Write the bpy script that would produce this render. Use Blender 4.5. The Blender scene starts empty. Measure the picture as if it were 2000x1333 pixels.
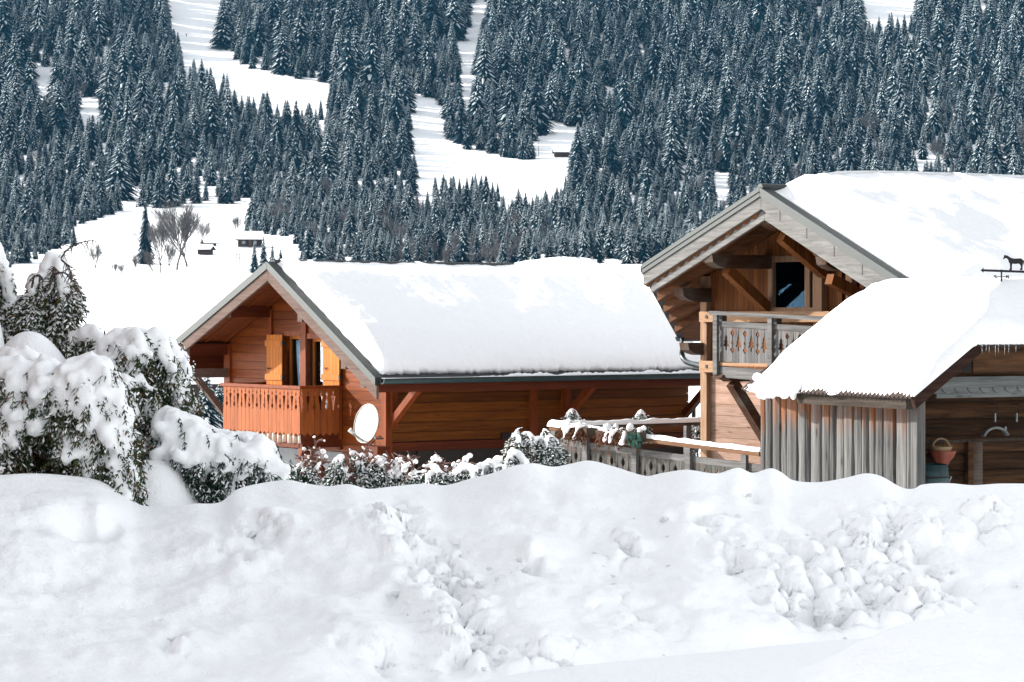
import bpy, bmesh, math, random
import numpy as np
from math import sin, cos, pi, radians, sqrt
from mathutils import Vector, Matrix, noise

S = bpy.context.scene
C = S.collection
# ------------------------------------------------------------------ camera
F, CX, YH, CZ = 5000.0, 1000.0, 620.0, 2.2      # focal length and horizon in photo pixels (2000 wide), eye height
cam = bpy.data.cameras.new("Camera"); co = bpy.data.objects.new("Camera", cam); C.objects.link(co)
co.location = (0, 0, CZ); co.rotation_euler = (radians(90), 0, 0)
cam.sensor_width = 36; cam.lens = F / 2000 * 36; cam.shift_y = -(666.5 - YH) / 2000
cam.clip_start = 0.5; cam.clip_end = 12000
S.camera = co
# ------------------------------------------------------------------ sky, sun, exposure
SUN = Vector((-0.88, 0.25, 0.405)).normalized()    # towards the sun
SUN_STRENGTH, SKY_STRENGTH, EXPOSURE = 3.8, 0.135, 1.55
W = bpy.data.worlds.new("World"); S.world = W; W.use_nodes = True
nt = W.node_tree
bg = nt.nodes["Background"]; sky = nt.nodes.new("ShaderNodeTexSky")
sky.sky_type = 'NISHITA'; sky.sun_disc = False
sky.sun_elevation = math.asin(SUN.z); sky.sun_rotation = math.atan2(SUN.x, SUN.y)
hs = nt.nodes.new("ShaderNodeHueSaturation"); hs.inputs['Saturation'].default_value = 0.14
nt.links.new(sky.outputs[0], hs.inputs['Color']); nt.links.new(hs.outputs[0], bg.inputs['Color'])
bg.inputs['Strength'].default_value = SKY_STRENGTH
sl = bpy.data.lights.new("Sun", 'SUN'); sl.energy = SUN_STRENGTH; sl.angle = radians(0.6); sl.color = (1.0, 0.965, 0.915)
so = bpy.data.objects.new("Sun", sl); C.objects.link(so)
so.rotation_euler = SUN.to_track_quat('Z', 'Y').to_euler()
S.view_settings.view_transform = 'Standard'; S.view_settings.look = 'None'
S.view_settings.exposure = EXPOSURE; S.view_settings.gamma = 1
S.cycles.max_bounces = 6; S.cycles.diffuse_bounces = 4; S.cycles.transparent_max_bounces = 8

rnd = random.Random(7)
# ------------------------------------------------------------------ helpers
def P(px, py, D):
    return Vector(((px - CX) / F * D, D, CZ - (py - YH) / F * D))

def interp(x, pts):
    if x <= pts[0][0]: return pts[0][1]
    for (a, b), (c, d) in zip(pts, pts[1:]):
        if x <= c: return b + (d - b) * (x - a) / (c - a)
    return pts[-1][1]

def sinterp(x, pts):                      # smooth (monotone-ish) interpolation
    if x <= pts[0][0]: return pts[0][1]
    if x >= pts[-1][0]: return pts[-1][1]
    for i in range(len(pts) - 1):
        if x <= pts[i + 1][0]:
            (x0, y0), (x1, y1) = pts[i], pts[i + 1]
            xm, ym = pts[max(i - 1, 0)]; xp, yp = pts[min(i + 2, len(pts) - 1)]
            m0 = (y1 - ym) / (x1 - xm); m1 = (yp - y0) / (xp - x0)
            h = x1 - x0; t = (x - x0) / h
            return ((2*t**3 - 3*t*t + 1)*y0 + (t**3 - 2*t*t + t)*h*m0 + (-2*t**3 + 3*t*t)*y1 + (t**3 - t*t)*h*m1)

def fbm(p, o=4): return noise.fractal(p, 1.0, 2.0, o)
def smooth(a, b, x):
    t = min(1, max(0, (x - a) / (b - a))) if a != b else float(x > a)
    return t * t * (3 - 2 * t)

class MB:
    """collects simple solids; build() links them as one mesh object"""
    def __init__(s): s.v = []; s.f = []; s.m = []; s.mi = 0
    def add(s, vs, fs):
        n = len(s.v); s.v += [tuple(x) for x in vs]
        s.f += [tuple(i + n for i in f) for f in fs]; s.m += [s.mi] * len(fs)
    def hexa(s, p):        # 8 corners: bottom 4 then top 4
        s.add(p, [(0,3,2,1), (4,5,6,7), (0,1,5,4), (1,2,6,5), (2,3,7,6), (3,0,4,7)])
    def box(s, x0, x1, y0, y1, z0, z1):
        s.hexa([(x0,y0,z0),(x1,y0,z0),(x1,y1,z0),(x0,y1,z0),(x0,y0,z1),(x1,y0,z1),(x1,y1,z1),(x0,y1,z1)])
    def prism(s, poly, plane, p0, p1):
        mp = {'x': lambda a, b, p: (p, a, b), 'y': lambda a, b, p: (a, p, b), 'z': lambda a, b, p: (a, b, p)}[plane]
        n = len(poly)
        vs = [mp(a, b, p0) for a, b in poly] + [mp(a, b, p1) for a, b in poly]
        s.add(vs, [tuple(range(n))[::-1], tuple(range(n, 2*n))] + [(i, (i+1) % n, n + (i+1) % n, n + i) for i in range(n)])
    def slab(s, plan, ztop, zbot):
        n = len(plan)
        vs = [(a, b, zbot(a, b)) for a, b in plan] + [(a, b, ztop(a, b)) for a, b in plan]
        s.add(vs, [tuple(range(n))[::-1], tuple(range(n, 2*n))] + [(i, (i+1) % n, n + (i+1) % n, n + i) for i in range(n)])
    def beam(s, p, q, w, h, up=Vector((0, 0, 1))):
        p, q = Vector(p), Vector(q); d = (q - p).normalized()
        r = d.cross(up)
        if r.length < 1e-4: r = d.cross(Vector((0, 1, 0)))
        r.normalize(); u = r.cross(d)
        c = []
        for e in (p, q):
            for a, b in ((-1,-1),(1,-1),(1,1),(-1,1)): c.append(e + r*(a*w/2) + u*(b*h/2))
        s.add(c, [(0,3,2,1),(4,5,6,7),(0,1,5,4),(1,2,6,5),(2,3,7,6),(3,0,4,7)])
    def tube(s, pts, r, n=8, cap=True):
        pts = [Vector(p) for p in pts]
        rs = r if isinstance(r, (list, tuple)) else [r] * len(pts)
        base = len(s.v); ref = Vector((0, 0, 1)); fs = []
        for i, p in enumerate(pts):
            d = (pts[min(i+1, len(pts)-1)] - pts[max(i-1, 0)]).normalized()
            a = d.cross(ref)
            if a.length < 1e-3: a = d.cross(Vector((1, 0, 0)))
            a.normalize(); b = a.cross(d)
            for k in range(n):
                t = 2*pi*k/n; s.v.append(tuple(p + (a*cos(t) + b*sin(t)) * rs[i]))
        for i in range(len(pts)-1):
            for k in range(n):
                fs.append((base+i*n+k, base+i*n+(k+1) % n, base+(i+1)*n+(k+1) % n, base+(i+1)*n+k))
        if cap:
            fs.append(tuple(base+k for k in range(n))[::-1]); fs.append(tuple(base+(len(pts)-1)*n+k for k in range(n)))
        s.f += fs; s.m += [s.mi]*len(fs)
    def build(s, name, mat, parent=None, smooth_=False, recalc=True, bevel=0):
        me = bpy.data.meshes.new(name)
        me.from_pydata(s.v, [], s.f)
        mats = mat if isinstance(mat, (list, tuple)) else [mat]
        for m in mats: me.materials.append(m)
        if len(mats) > 1: me.polygons.foreach_set('material_index', s.m)
        if recalc:
            bm = bmesh.new(); bm.from_mesh(me); bmesh.ops.recalc_face_normals(bm, faces=bm.faces); bm.to_mesh(me); bm.free()
        if smooth_: me.polygons.foreach_set('use_smooth', [True]*len(me.polygons))
        me.update()
        o = bpy.data.objects.new(name, me); C.objects.link(o)
        if parent: o.parent = parent
        if bevel:
            b = o.modifiers.new('bevel', 'BEVEL'); b.width = bevel; b.segments = 1; b.limit_method = 'ANGLE'
        return o

def tag(o, label=None, cat=None, group=None, kind=None):
    if label: o['label'] = label
    if cat: o['category'] = cat
    if group: o['group'] = group
    if kind: o['kind'] = kind
    return o
def empty(name, loc, rz=0, label=None, cat=None, group=None):
    o = bpy.data.objects.new(name, None); C.objects.link(o); o.empty_display_size = .2
    o.location = loc; o.rotation_euler = (0, 0, rz)
    return tag(o, label, cat, group)
def one(name, mb, mat, label, cat, group=None, parent=None, **k):
    return tag(mb.build(name, mat, parent, **k), label, cat, group)

class Frame:
    """local axes: x = v (along the ridge, to the right and back), y = u (along the gable, to the left and back), z from the base"""
    def __init__(s, px, D, oz, deg):
        s.o = Vector(((px - CX) / F * D, D, oz)); s.th = radians(deg)
        s.R = Matrix.Rotation(-s.th, 3, 'Z')
    def ray(s, px, py):
        o = s.R @ (Vector((0, 0, CZ)) - s.o)
        d = s.R @ Vector(((px - CX) / F, 1, -(py - YH) / F))
        return o, d
    def hit(s, px, py, p0, n):
        o, d = s.ray(px, py); n = Vector(n)
        return o + d * ((Vector(p0) - o).dot(n) / d.dot(n))
    def hv(s, px, py, v): h = s.hit(px, py, (v, 0, 0), (1, 0, 0)); return h.y, h.z
    def hu(s, px, py, u): h = s.hit(px, py, (0, u, 0), (0, 1, 0)); return h.x, h.z
    def px(s, v, u, z):
        w = s.R.transposed() @ Vector((v, u, z)) + s.o
        return CX + F * w.x / w.y, YH + F * (CZ - w.z) / w.y

BZ, SZ = 0.0, 0.0       # heights where unweathered wood begins (local to house two / the shed)
_f = Frame(1384, 44.0, -2.9, 36); BZ = _f.hv(1420, 640, -1.15)[1] - .22
_f = Frame(1784, 33.0, -2.0, 30); SZ = _f.hv(1640, 800, 0)[1] - .34
# ------------------------------------------------------------------ materials
def newmat(name):
    m = bpy.data.materials.new(name); m.use_nodes = True
    t = m.node_tree; return m, t, t.nodes["Principled BSDF"]
def node(t, typ, **kw):
    n = t.nodes.new(typ)
    for k, v in kw.items():
        if k in n.inputs.keys(): n.inputs[k].default_value = v
        else: setattr(n, k, v)
    return n
def ramp(t, fac, stops):
    r = t.nodes.new('ShaderNodeValToRGB'); e = r.color_ramp.elements
    while len(e) < len(stops): e.new(0.5)
    for i, (p, c) in enumerate(stops): e[i].position = p; e[i].color = (*c, 1)
    t.links.new(fac, r.inputs['Fac']); return r.outputs['Color']
def mixc(t, fac, a, b, mode='MIX'):
    n = t.nodes.new('ShaderNodeMix'); n.data_type = 'RGBA'; n.blend_type = mode
    for sock, val in ((n.inputs['Factor'], fac), (n.inputs['A'] if False else n.inputs[6], a), (n.inputs[7], b)):
        if hasattr(val, 'is_linked'): t.links.new(val, sock)
        elif isinstance(val, (int, float)): sock.default_value = val
        else: sock.default_value = (*val, 1)
    return n.outputs[2]
def math_(t, op, a, b=0.0, c=0.0):
    n = t.nodes.new('ShaderNodeMath'); n.operation = op
    for i, v in enumerate((a, b, c)):
        if hasattr(v, 'is_linked'): t.links.new(v, n.inputs[i])
        else: n.inputs[i].default_value = v
    return n.outputs[0]
def coords(t, scale, which='Object'):
    tc = t.nodes.new('ShaderNodeTexCoord'); mp = t.nodes.new('ShaderNodeMapping')
    mp.inputs['Scale'].default_value = scale
    t.links.new(tc.outputs[which], mp.inputs['Vector']); return mp.outputs[0], tc

def wood(name, dark, light, axis='x', rough=.6, var=.35, knots=.6, grain=14, grey=None, greyamt=0.0, bump=.25, stain=None):
    m, t, b = newmat(name)
    sc = {'x': (.7, grain, grain), 'y': (grain, .7, grain), 'z': (grain, grain, .7)}[axis]
    geo = t.nodes.new('ShaderNodeNewGeometry')
    vec, tc = coords(t, sc)
    # every board gets its own offset
    addv = t.nodes.new('ShaderNodeVectorMath'); addv.operation = 'ADD'
    comb = t.nodes.new('ShaderNodeCombineXYZ')
    off = math_(t, 'MULTIPLY', geo.outputs['Random Per Island'], 37.0)
    for i in range(3): t.links.new(off, comb.inputs[i])
    t.links.new(vec, addv.inputs[0]); t.links.new(comb.outputs[0], addv.inputs[1])
    n1 = node(t, 'ShaderNodeTexNoise', Scale=1.3, Detail=7.0, Roughness=.62, Distortion=.6)
    t.links.new(addv.outputs[0], n1.inputs['Vector'])
    col = ramp(t, n1.outputs['Fac'], [(.32, dark), (.68, light)])
    # streaks
    n2 = node(t, 'ShaderNodeTexNoise', Scale=5.0, Detail=3.0)
    t.links.new(addv.outputs[0], n2.inputs['Vector'])
    st = ramp(t, n2.outputs['Fac'], [(.3, (.62, .6, .58)), (.6, (1, 1, 1))])
    col = mixc(t, .7, col, st, 'MULTIPLY')
    # board tone
    tone = ramp(t, geo.outputs['Random Per Island'], [(0, (1-var,)*3), (1, (1+var*.5,)*3)])
    col = mixc(t, 1.0, col, tone, 'MULTIPLY')
    if knots:
        ks = {'x': (1.6, 7, 7), 'y': (7, 1.6, 7), 'z': (7, 7, 1.6)}[axis]
        kv, _ = coords(t, ks)
        ka = t.nodes.new('ShaderNodeVectorMath'); ka.operation = 'ADD'
        t.links.new(kv, ka.inputs[0]); t.links.new(comb.outputs[0], ka.inputs[1])
        vo = node(t, 'ShaderNodeTexVoronoi', Scale=1.0); t.links.new(ka.outputs[0], vo.inputs['Vector'])
        kf = ramp(t, vo.outputs['Distance'], [(.05, (1, 1, 1)), (.14, (0, 0, 0))])
        col = mixc(t, math_(t, 'MULTIPLY', kf, knots), col, tuple(x*.3 for x in dark))
    if grey:
        gv, _ = coords(t, (1.2, 1.2, 1.2))
        n3 = node(t, 'ShaderNodeTexNoise', Scale=1.4, Detail=5.0); t.links.new(gv, n3.inputs['Vector'])
        gf = ramp(t, math_(t, 'ADD', n3.outputs['Fac'], math_(t, 'MULTIPLY', geo.outputs['Random Per Island'], .25)),
                  [(.75 - greyamt*.6, (0, 0, 0)), (.95 - greyamt*.5, (1, 1, 1))])
        gc = mixc(t, 1.0, grey, st, 'MULTIPLY')
        col = mixc(t, gf, col, gc)
    if stain:                    # (z0, z1, colour): unweathered wood under an eave
        z0, z1, sc_ = stain
        sep = t.nodes.new('ShaderNodeSeparateXYZ'); t.links.new(tc.outputs['Object'], sep.inputs[0])
        sv, _ = coords(t, (9, 9, 1.1))
        sn = node(t, 'ShaderNodeTexNoise', Scale=1.0, Detail=4.0)
        sa = t.nodes.new('ShaderNodeVectorMath'); sa.operation = 'ADD'
        t.links.new(sv, sa.inputs[0]); t.links.new(comb.outputs[0], sa.inputs[1]); t.links.new(sa.outputs[0], sn.inputs['Vector'])
        zz = math_(t, 'ADD', sep.outputs[2], math_(t, 'MULTIPLY', math_(t, 'SUBTRACT', sn.outputs['Fac'], .52), 3.2*(z1-z0)))
        mr = t.nodes.new('ShaderNodeMapRange'); mr.inputs['From Min'].default_value = z0; mr.inputs['From Max'].default_value = z1
        t.links.new(zz, mr.inputs['Value'])
        r2 = math_(t, 'FRACT', math_(t, 'MULTIPLY', geo.outputs['Random Per Island'], 17.3))
        f2 = math_(t, 'MULTIPLY', mr.outputs[0], math_(t, 'MINIMUM', math_(t, 'MULTIPLY', r2, 1.15), .85))
        col = mixc(t, f2, col, mixc(t, 1.0, sc_, st, 'MULTIPLY'))
    t.links.new(col, b.inputs['Base Color']); b.inputs['Roughness'].default_value = rough + .1; b.inputs['Specular IOR Level'].default_value = .12
    bp = node(t, 'ShaderNodeBump', Strength=bump, Distance=.01)
    t.links.new(n1.outputs['Fac'], bp.inputs['Height']); t.links.new(bp.outputs[0], b.inputs['Normal'])
    return m

def plain(name, col, rough=.6, metal=0.0, var=.15, scale=6.0, bump=0.0):
    m, t, b = newmat(name)
    v, _ = coords(t, (scale,)*3)
    n = node(t, 'ShaderNodeTexNoise', Scale=1.0, Detail=5.0); t.links.new(v, n.inputs['Vector'])
    c = ramp(t, n.outputs['Fac'], [(.25, tuple(x*(1-var) for x in col)), (.75, tuple(min(1, x*(1+var)) for x in col))])
    t.links.new(c, b.inputs['Base Color']); b.inputs['Roughness'].default_value = rough; b.inputs['Metallic'].default_value = metal
    if bump:
        bp = node(t, 'ShaderNodeBump', Strength=bump, Distance=.02)
        t.links.new(n.outputs['Fac'], bp.inputs['Height']); t.links.new(bp.outputs[0], b.inputs['Normal'])
    return m

def snowmat(name, s1=9.0, s2=60.0, d1=.02, d2=.003, col=(.90, .905, .91)):
    m, t, b = newmat(name)
    b.inputs['Base Color'].default_value = (*col, 1); b.inputs['Roughness'].default_value = .75
    b.inputs['Specular IOR Level'].default_value = .25
    v, _ = coords(t, (1, 1, 1))
    a = node(t, 'ShaderNodeTexNoise', Scale=s1, Detail=6.0, Roughness=.6); t.links.new(v, a.inputs['Vector'])
    c = node(t, 'ShaderNodeTexNoise', Scale=s2, Detail=2.0); t.links.new(v, c.inputs['Vector'])
    b1 = node(t, 'ShaderNodeBump', Strength=.6, Distance=d1); t.links.new(a.outputs['Fac'], b1.inputs['Height'])
    b2 = node(t, 'ShaderNodeBump', Strength=.5, Distance=d2); t.links.new(c.outputs['Fac'], b2.inputs['Height'])
    t.links.new(b1.outputs[0], b2.inputs['Normal']); t.links.new(b2.outputs[0], b.inputs['Normal'])
    return m

def foliage(name, cols, rough=.8):
    m, t, b = newmat(name)
    g = t.nodes.new('ShaderNodeNewGeometry')
    n = len(cols)
    c = ramp(t, g.outputs['Random Per Island'], [(i/(n-1), c) for i, c in enumerate(cols)])
    t.links.new(c, b.inputs['Base Color']); b.inputs['Roughness'].default_value = rough
    b.inputs['Specular IOR Level'].default_value = .2
    return m

def glassmat(name, tint=(.75, .88, .95), refl=.09, gcol=(1, 1, 1)):
    m = bpy.data.materials.new(name); m.use_nodes = True; t = m.node_tree
    t.nodes.remove(t.nodes["Principled BSDF"])
    out = t.nodes["Material Output"]
    g = node(t, 'ShaderNodeBsdfGlossy', Roughness=.02); g.inputs['Color'].default_value = (*gcol, 1); tr = t.nodes.new('ShaderNodeBsdfTransparent')
    tr.inputs[0].default_value = (*tint, 1)
    mx = t.nodes.new('ShaderNodeMixShader'); mx.inputs[0].default_value = refl
    t.links.new(tr.outputs[0], mx.inputs[1]); t.links.new(g.outputs[0], mx.inputs[2]); t.links.new(mx.outputs[0], out.inputs[0])
    return m

M = {}
M['snow'] = snowmat('snow')
M['roof_snow'] = snowmat('roof snow', 4.0, 30.0, .07, .008, (.81, .82, .83))
M['bank_snow'] = snowmat('bank snow', 8.0, 42.0, .045, .010, (.92, .925, .93))
M['far_snow'] = snowmat('far snow', .08, .6, .5, .05)
OR_D, OR_L = (0.09652, 0.01776, 0.002024), (0.1738, 0.04234, 0.005205)
M['red_h'] = wood('varnished siding', OR_D, OR_L, 'y', .42, .28, .25)
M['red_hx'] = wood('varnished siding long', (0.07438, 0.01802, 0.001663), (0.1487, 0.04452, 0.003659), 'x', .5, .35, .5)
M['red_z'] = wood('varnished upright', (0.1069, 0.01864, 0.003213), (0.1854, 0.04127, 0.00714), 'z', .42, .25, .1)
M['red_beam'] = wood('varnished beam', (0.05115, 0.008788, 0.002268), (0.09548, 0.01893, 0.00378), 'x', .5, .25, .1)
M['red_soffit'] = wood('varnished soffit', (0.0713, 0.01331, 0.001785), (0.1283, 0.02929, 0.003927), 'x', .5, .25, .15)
M['rail'] = wood('balcony balusters', (0.1779, 0.04301, 0.009144), (0.267, 0.07415, 0.01746), 'z', .5, .2, 0)
M['fascia'] = wood('weathered fascia', (0.07269, 0.04547, 0.03647), (0.1212, 0.08414, 0.07066), 'y', .7, .2, .5, bump=.15)
M['yellow'] = wood('yellow shutter', (0.326, 0.09222, 0.00935), (0.4347, 0.1416, 0.0187), 'z', .5, .12, .1)
M['green_metal'] = plain('green grey roof metal', (0.01573, 0.02188, 0.02042), .5, .2, .1)
M['gutter'] = plain('dark teal gutter', (0.01625, 0.03575, 0.039), .35, .4, .2)
M['dark'] = plain('dark room', (.012, .009, .007), .9)
M['iron'] = plain('black iron', (.018, .016, .018), .5, .6)
M['pane'] = glassmat('window pane')
M['dark_pane'] = glassmat('dark window pane', (.35, .6, .8), .022, (.22, .40, .55))  # gloss tinted blue to paint in the reflection of the hill
M['curtain'] = plain('white curtain', (.70, .72, .70), .9)
M['stucco'] = plain('pale stucco', (0.195, 0.2048, 0.2145), .9, 0, .12, 3, .2)
M['stone'] = plain('grey stone base', (0.117, 0.1235, 0.13), .9, 0, .4, 14, .6)
M['ivory'] = plain('ivory corrugated sheet', (0.2925, 0.221, 0.169), .6)
M['dish'] = plain('cream dish', (.30, .295, .265), .45, 0, .04)
M['white_plastic'] = plain('grey white plastic', (0.3575, 0.3575, 0.3445), .4)
M['galv'] = plain('galvanised steel', (0.195, 0.2015, 0.208), .4, .7)
# house two
M['grey_fascia'] = wood('silver fascia', (0.1046, 0.1018, 0.09797), (0.1814, 0.178, 0.1723), 'y', .8, .12, .5, bump=.2)
M['grey_z'] = wood('silver boards', (0.06324, 0.06264, 0.0627), (0.1423, 0.1409, 0.1411), 'z', .85, .3, .6, grain=18, stain=(BZ+.1, BZ+.35, (0.13, 0.055, 0.024)))
M['grey_h'] = wood('silver rail', (0.06324, 0.06264, 0.0627), (0.1476, 0.1441, 0.1411), 'y', .85, .25, .4, grain=18)
M['grey_hx'] = wood('silver rail along', (0.0465, 0.04225, 0.0396), (0.1023, 0.0944, 0.088), 'x', .85, .25, .4, grain=18)
M['larch_z'] = wood('larch boards', (0.08557, 0.02442, 0.004235), (0.1765, 0.06527, 0.01664), 'z', .65, .35, .9)
M['larch_h'] = wood('pale larch siding', (0.1984, 0.1176, 0.0825), (0.2852, 0.19, 0.1486), 'y', .7, .22, .9, grain=10)
M['larch_post'] = wood('pale larch post', (0.186, 0.1073, 0.06325), (0.279, 0.174, 0.11), 'z', .65, .15, .5)
M['larch_beam'] = wood('pale larch beam', (0.2232, 0.1276, 0.0715), (0.31, 0.1914, 0.1155), 'y', .65, .15, .5)
M['brown_beam'] = wood('brown rafters', (0.04433, 0.01508, 0.00528), (0.1128, 0.04373, 0.01452), 'y', .65, .3, .5)
M['brown_x'] = wood('brown purlin', (0.0279, 0.0116, 0.00605), (0.0713, 0.0319, 0.0154), 'x', .65, .3, .5, grey=(0.0868, 0.0725, 0.0605), greyamt=.3)
M['soffit2'] = wood('larch soffit', (0.0744, 0.02506, 0.00605), (0.1488, 0.05916, 0.01815), 'x', .65, .35, .6)
M['tile'] = plain('dark roof tiles', (0.02275, 0.026, 0.0273), .7, 0, .3)
M['pipe'] = plain('dark zinc pipe', (.05, .06, .065), .35, .6)
# shed
M['shed_z'] = wood('weathered slab boards', (0.05579, 0.05619, 0.05516), (0.1522, 0.1525, 0.1484), 'z', .85, .35, .8, grain=20, bump=.6, stain=(SZ, SZ+.35, (0.22, 0.072, 0.018)))
M['log_x'] = wood('old dark logs', (0.01674, 0.009396, 0.00594), (0.1038, 0.05011, 0.02228), 'x', .8, .5, .6, grain=9, bump=.5)
M['scallop'] = wood('silver scalloped board', (0.08866, 0.09425, 0.09438), (0.1693, 0.1772, 0.1752), 'x', .85, .15, .7)
M['rust'] = plain('rusty corrugated iron', (0.03575, 0.0195, 0.01625), .8, .2, .4, 20)
M['shed_beam'] = wood('dark grey beam', (0.0217, 0.01624, 0.01265), (0.062, 0.0493, 0.0396), 'y', .8, .2, .3)
M['shed_rake'] = wood('dark brown rake', (0.0155, 0.00696, 0.00495), (0.0403, 0.0203, 0.0143), 'x', .8, .2, .3)
M['terra'] = plain('terracotta', (0.169, 0.03575, 0.01625), .6, 0, .2)
M['wicker'] = plain('wicker', (0.247, 0.1625, 0.091), .8, 0, .45, 60, .8)
M['teal'] = plain('teal barrel paint', (0.0065, 0.02925, 0.0325), .6, 0, .5, 14)
M['ice'] = glassmat('ice', (.9, .95, 1), .4)
# plants
M['thuja'] = foliage('thuja sprays', [(.008, .030, .018), (.032, .058, .022), (.075, .080, .020), (.016, .042, .022), (.125, .055, .022), (.014, .038, .026), (.055, .075, .026)])
M['needle'] = foliage('dark sprays', [(.012, .036, .026), (.026, .060, .038), (.014, .04, .032), (.045, .065, .035)])
M['twig'] = plain('brown twigs', (.12, .055, .04), .8)
M['dry'] = foliage('dried flowers', [(.07, .025, .010), (.13, .055, .025), (.045, .018, .012)])
M['leaf'] = foliage('green leaves', [(.004, .028, .02), (.010, .042, .030)])
M['spruce'] = foliage('spruce needles', [(.0014, .013, .024), (.003, .020, .036), (.005, .028, .044)])  # needles coloured bluer than they are: distance haze painted in
def vary(m, lo, hi):
    t = m.node_tree; b = t.nodes['Principled BSDF']; src = b.inputs['Base Color'].links[0].from_socket
    oi = t.nodes.new('ShaderNodeObjectInfo'); c = ramp(t, oi.outputs['Random'], [(0, lo), (1, hi)])
    t.links.new(mixc(t, 1.0, src, c, 'MULTIPLY'), b.inputs['Base Color']); return m
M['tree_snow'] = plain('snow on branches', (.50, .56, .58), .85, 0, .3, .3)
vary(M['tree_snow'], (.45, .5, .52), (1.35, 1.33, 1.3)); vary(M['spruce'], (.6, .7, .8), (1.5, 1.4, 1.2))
M['bark'] = plain('bark', (.06, .045, .038), .9, 0, .3)
M['frost'] = foliage('frosted twigs', [(.035, .032, .035), (.07, .066, .07), (.13, .13, .135)])
M['bare'] = plain('bare branches', (.07, .066, .066), .9, 0, .2)
M['barn'] = plain('dark barn boards', (.016, .009, .008), .8, 0, .3, .9)

def snow_sheet(name, parent, fb, ft, ns, nt_, mat=None, bottom=True):
    """solid blanket of snow: fb(s,t) -> base point, ft(s,t,p) -> thickness"""
    mb = MB(); top = []; bot = []
    for i in range(ns+1):
        for j in range(nt_+1):
            p = Vector(fb(i/ns, j/nt_)); h = ft(i/ns, j/nt_, p)
            q = h if isinstance(h, Vector) else p + Vector((0, 0, h))
            top.append(tuple(q)); bot.append((p.x, p.y, p.z + .006))
    mb.v = top + bot; N = len(top); w = nt_+1
    for i in range(ns):
        for j in range(nt_):
            a = i*w+j; mb.f.append((a, a+w, a+w+1, a+1)); mb.f.append((N+a, N+a+1, N+a+w+1, N+a+w))
    for i in range(ns):
        for j in (0, nt_):
            a, b = i*w+j, (i+1)*w+j; mb.f.append((a, b, N+b, N+a) if j == nt_ else (b, a, N+a, N+b))
    for j in range(nt_):
        for i in (0, ns):
            a, b = i*w+j, i*w+j+1; mb.f.append((a, b, N+b, N+a) if i == 0 else (b, a, N+a, N+b))
    mb.m = [0]*len(mb.f)
    return mb.build(name, mat or M['roof_snow'], parent, smooth_=True)

#==SETTING==
# ------------------------------------------------------------------ terrain
YP = [(300, 705), (380, 655), (450, 610), (600, 540), (700, 490), (850, 420), (1000, 330), (1150, 220), (1300, 100), (1450, -20), (1700, -170), (2300, -330), (3000, -420)]
def hill_z(D): return CZ - (sinterp(D, YP) - YH) / F * D
def ground_z(x, D):
    if D < 17.5: z = -.03
    elif D < 25: z = -.03 - 1.9 * smooth(17.5, 25, D)
    elif D < 60: z = -1.93 - .5 * (D - 25) / 35
    elif D < 300: z = -2.43 + (hill_z(300) + 2.43) * smooth(60, 300, D)
    else: z = hill_z(D)
    if D > 70:
        a = smooth(70, 300, D)
        z += a * (fbm(Vector((x*.004, D*.004, 3)), 5) * D * .008)
        # the near knoll on the left ends in a soft crest
        z += a * D * .006 * math.exp(-((D - 520 - .35*(x+60)) / 60)**2)
    return z
mb = MB()
Ds = [3 + i*1.5 for i in range(15)] + [26*1.055**i for i in range(1, 89)]
pxs = [-2600 + 45*i for i in range(160)]
for D in Ds:
    for p in pxs:
        x = (p - CX) / F * D; mb.v.append((x, D, ground_z(x, D)))
w = len(pxs)
for i in range(len(Ds)-1):
    for j in range(w-1):
        a = i*w+j; mb.f.append((a, a+1, a+w+1, a+w))
mb.m = [0]*len(mb.f)
tag(mb.build('ground', M['far_snow'], smooth_=True, recalc=False), 'white snow covered valley floor and forested mountainside', 'hillside', kind='structure')
def hill_D(py):                                # distance where the hill shows at photo row py
    lo, hi = 280.0, 2600.0
    for _ in range(40):
        m = (lo+hi)/2
        if sinterp(m, YP) > py: lo = m
        else: hi = m
    return lo
def on_hill(px, py):
    D = hill_D(py)
    for _ in range(3):
        x = (px-CX)/F*D; z = ground_z(x, D)
        D *= 1.0
    return Vector((x, D, z))

# snow bank along the road ------------------------------------------------
YTOP = [(-900, 930), (-300, 935), (0, 928), (60, 925), (120, 928), (190, 938), (235, 962), (270, 985), (320, 990), (380, 984), (430, 981), (462, 957), (500, 946), (560, 938), (600, 945), (640, 950),
        (680, 946), (720, 955), (760, 951), (830, 945), (870, 948), (920, 935), (960, 925), (1000, 911), (1040, 905), (1080, 912), (1110, 907), (1150, 900), (1200, 912), (1262, 930),
        (1290, 925), (1340, 918), (1400, 925), (1442, 914), (1470, 924), (1505, 915), (1525, 922), (1548, 938), (1600, 942), (1650, 934), (1692, 925), (1722, 931), (1760, 952), (1785, 955),
        (1800, 947), (1850, 944), (1900, 948), (1950, 945), (2000, 945), (2300, 950), (2900, 940)]
YBOT = [(-900, 1560), (0, 1540), (500, 1500), (700, 1420), (850, 1350), (1000, 1322), (1300, 1290), (1600, 1255), (2000, 1238), (2900, 1230)]
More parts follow.
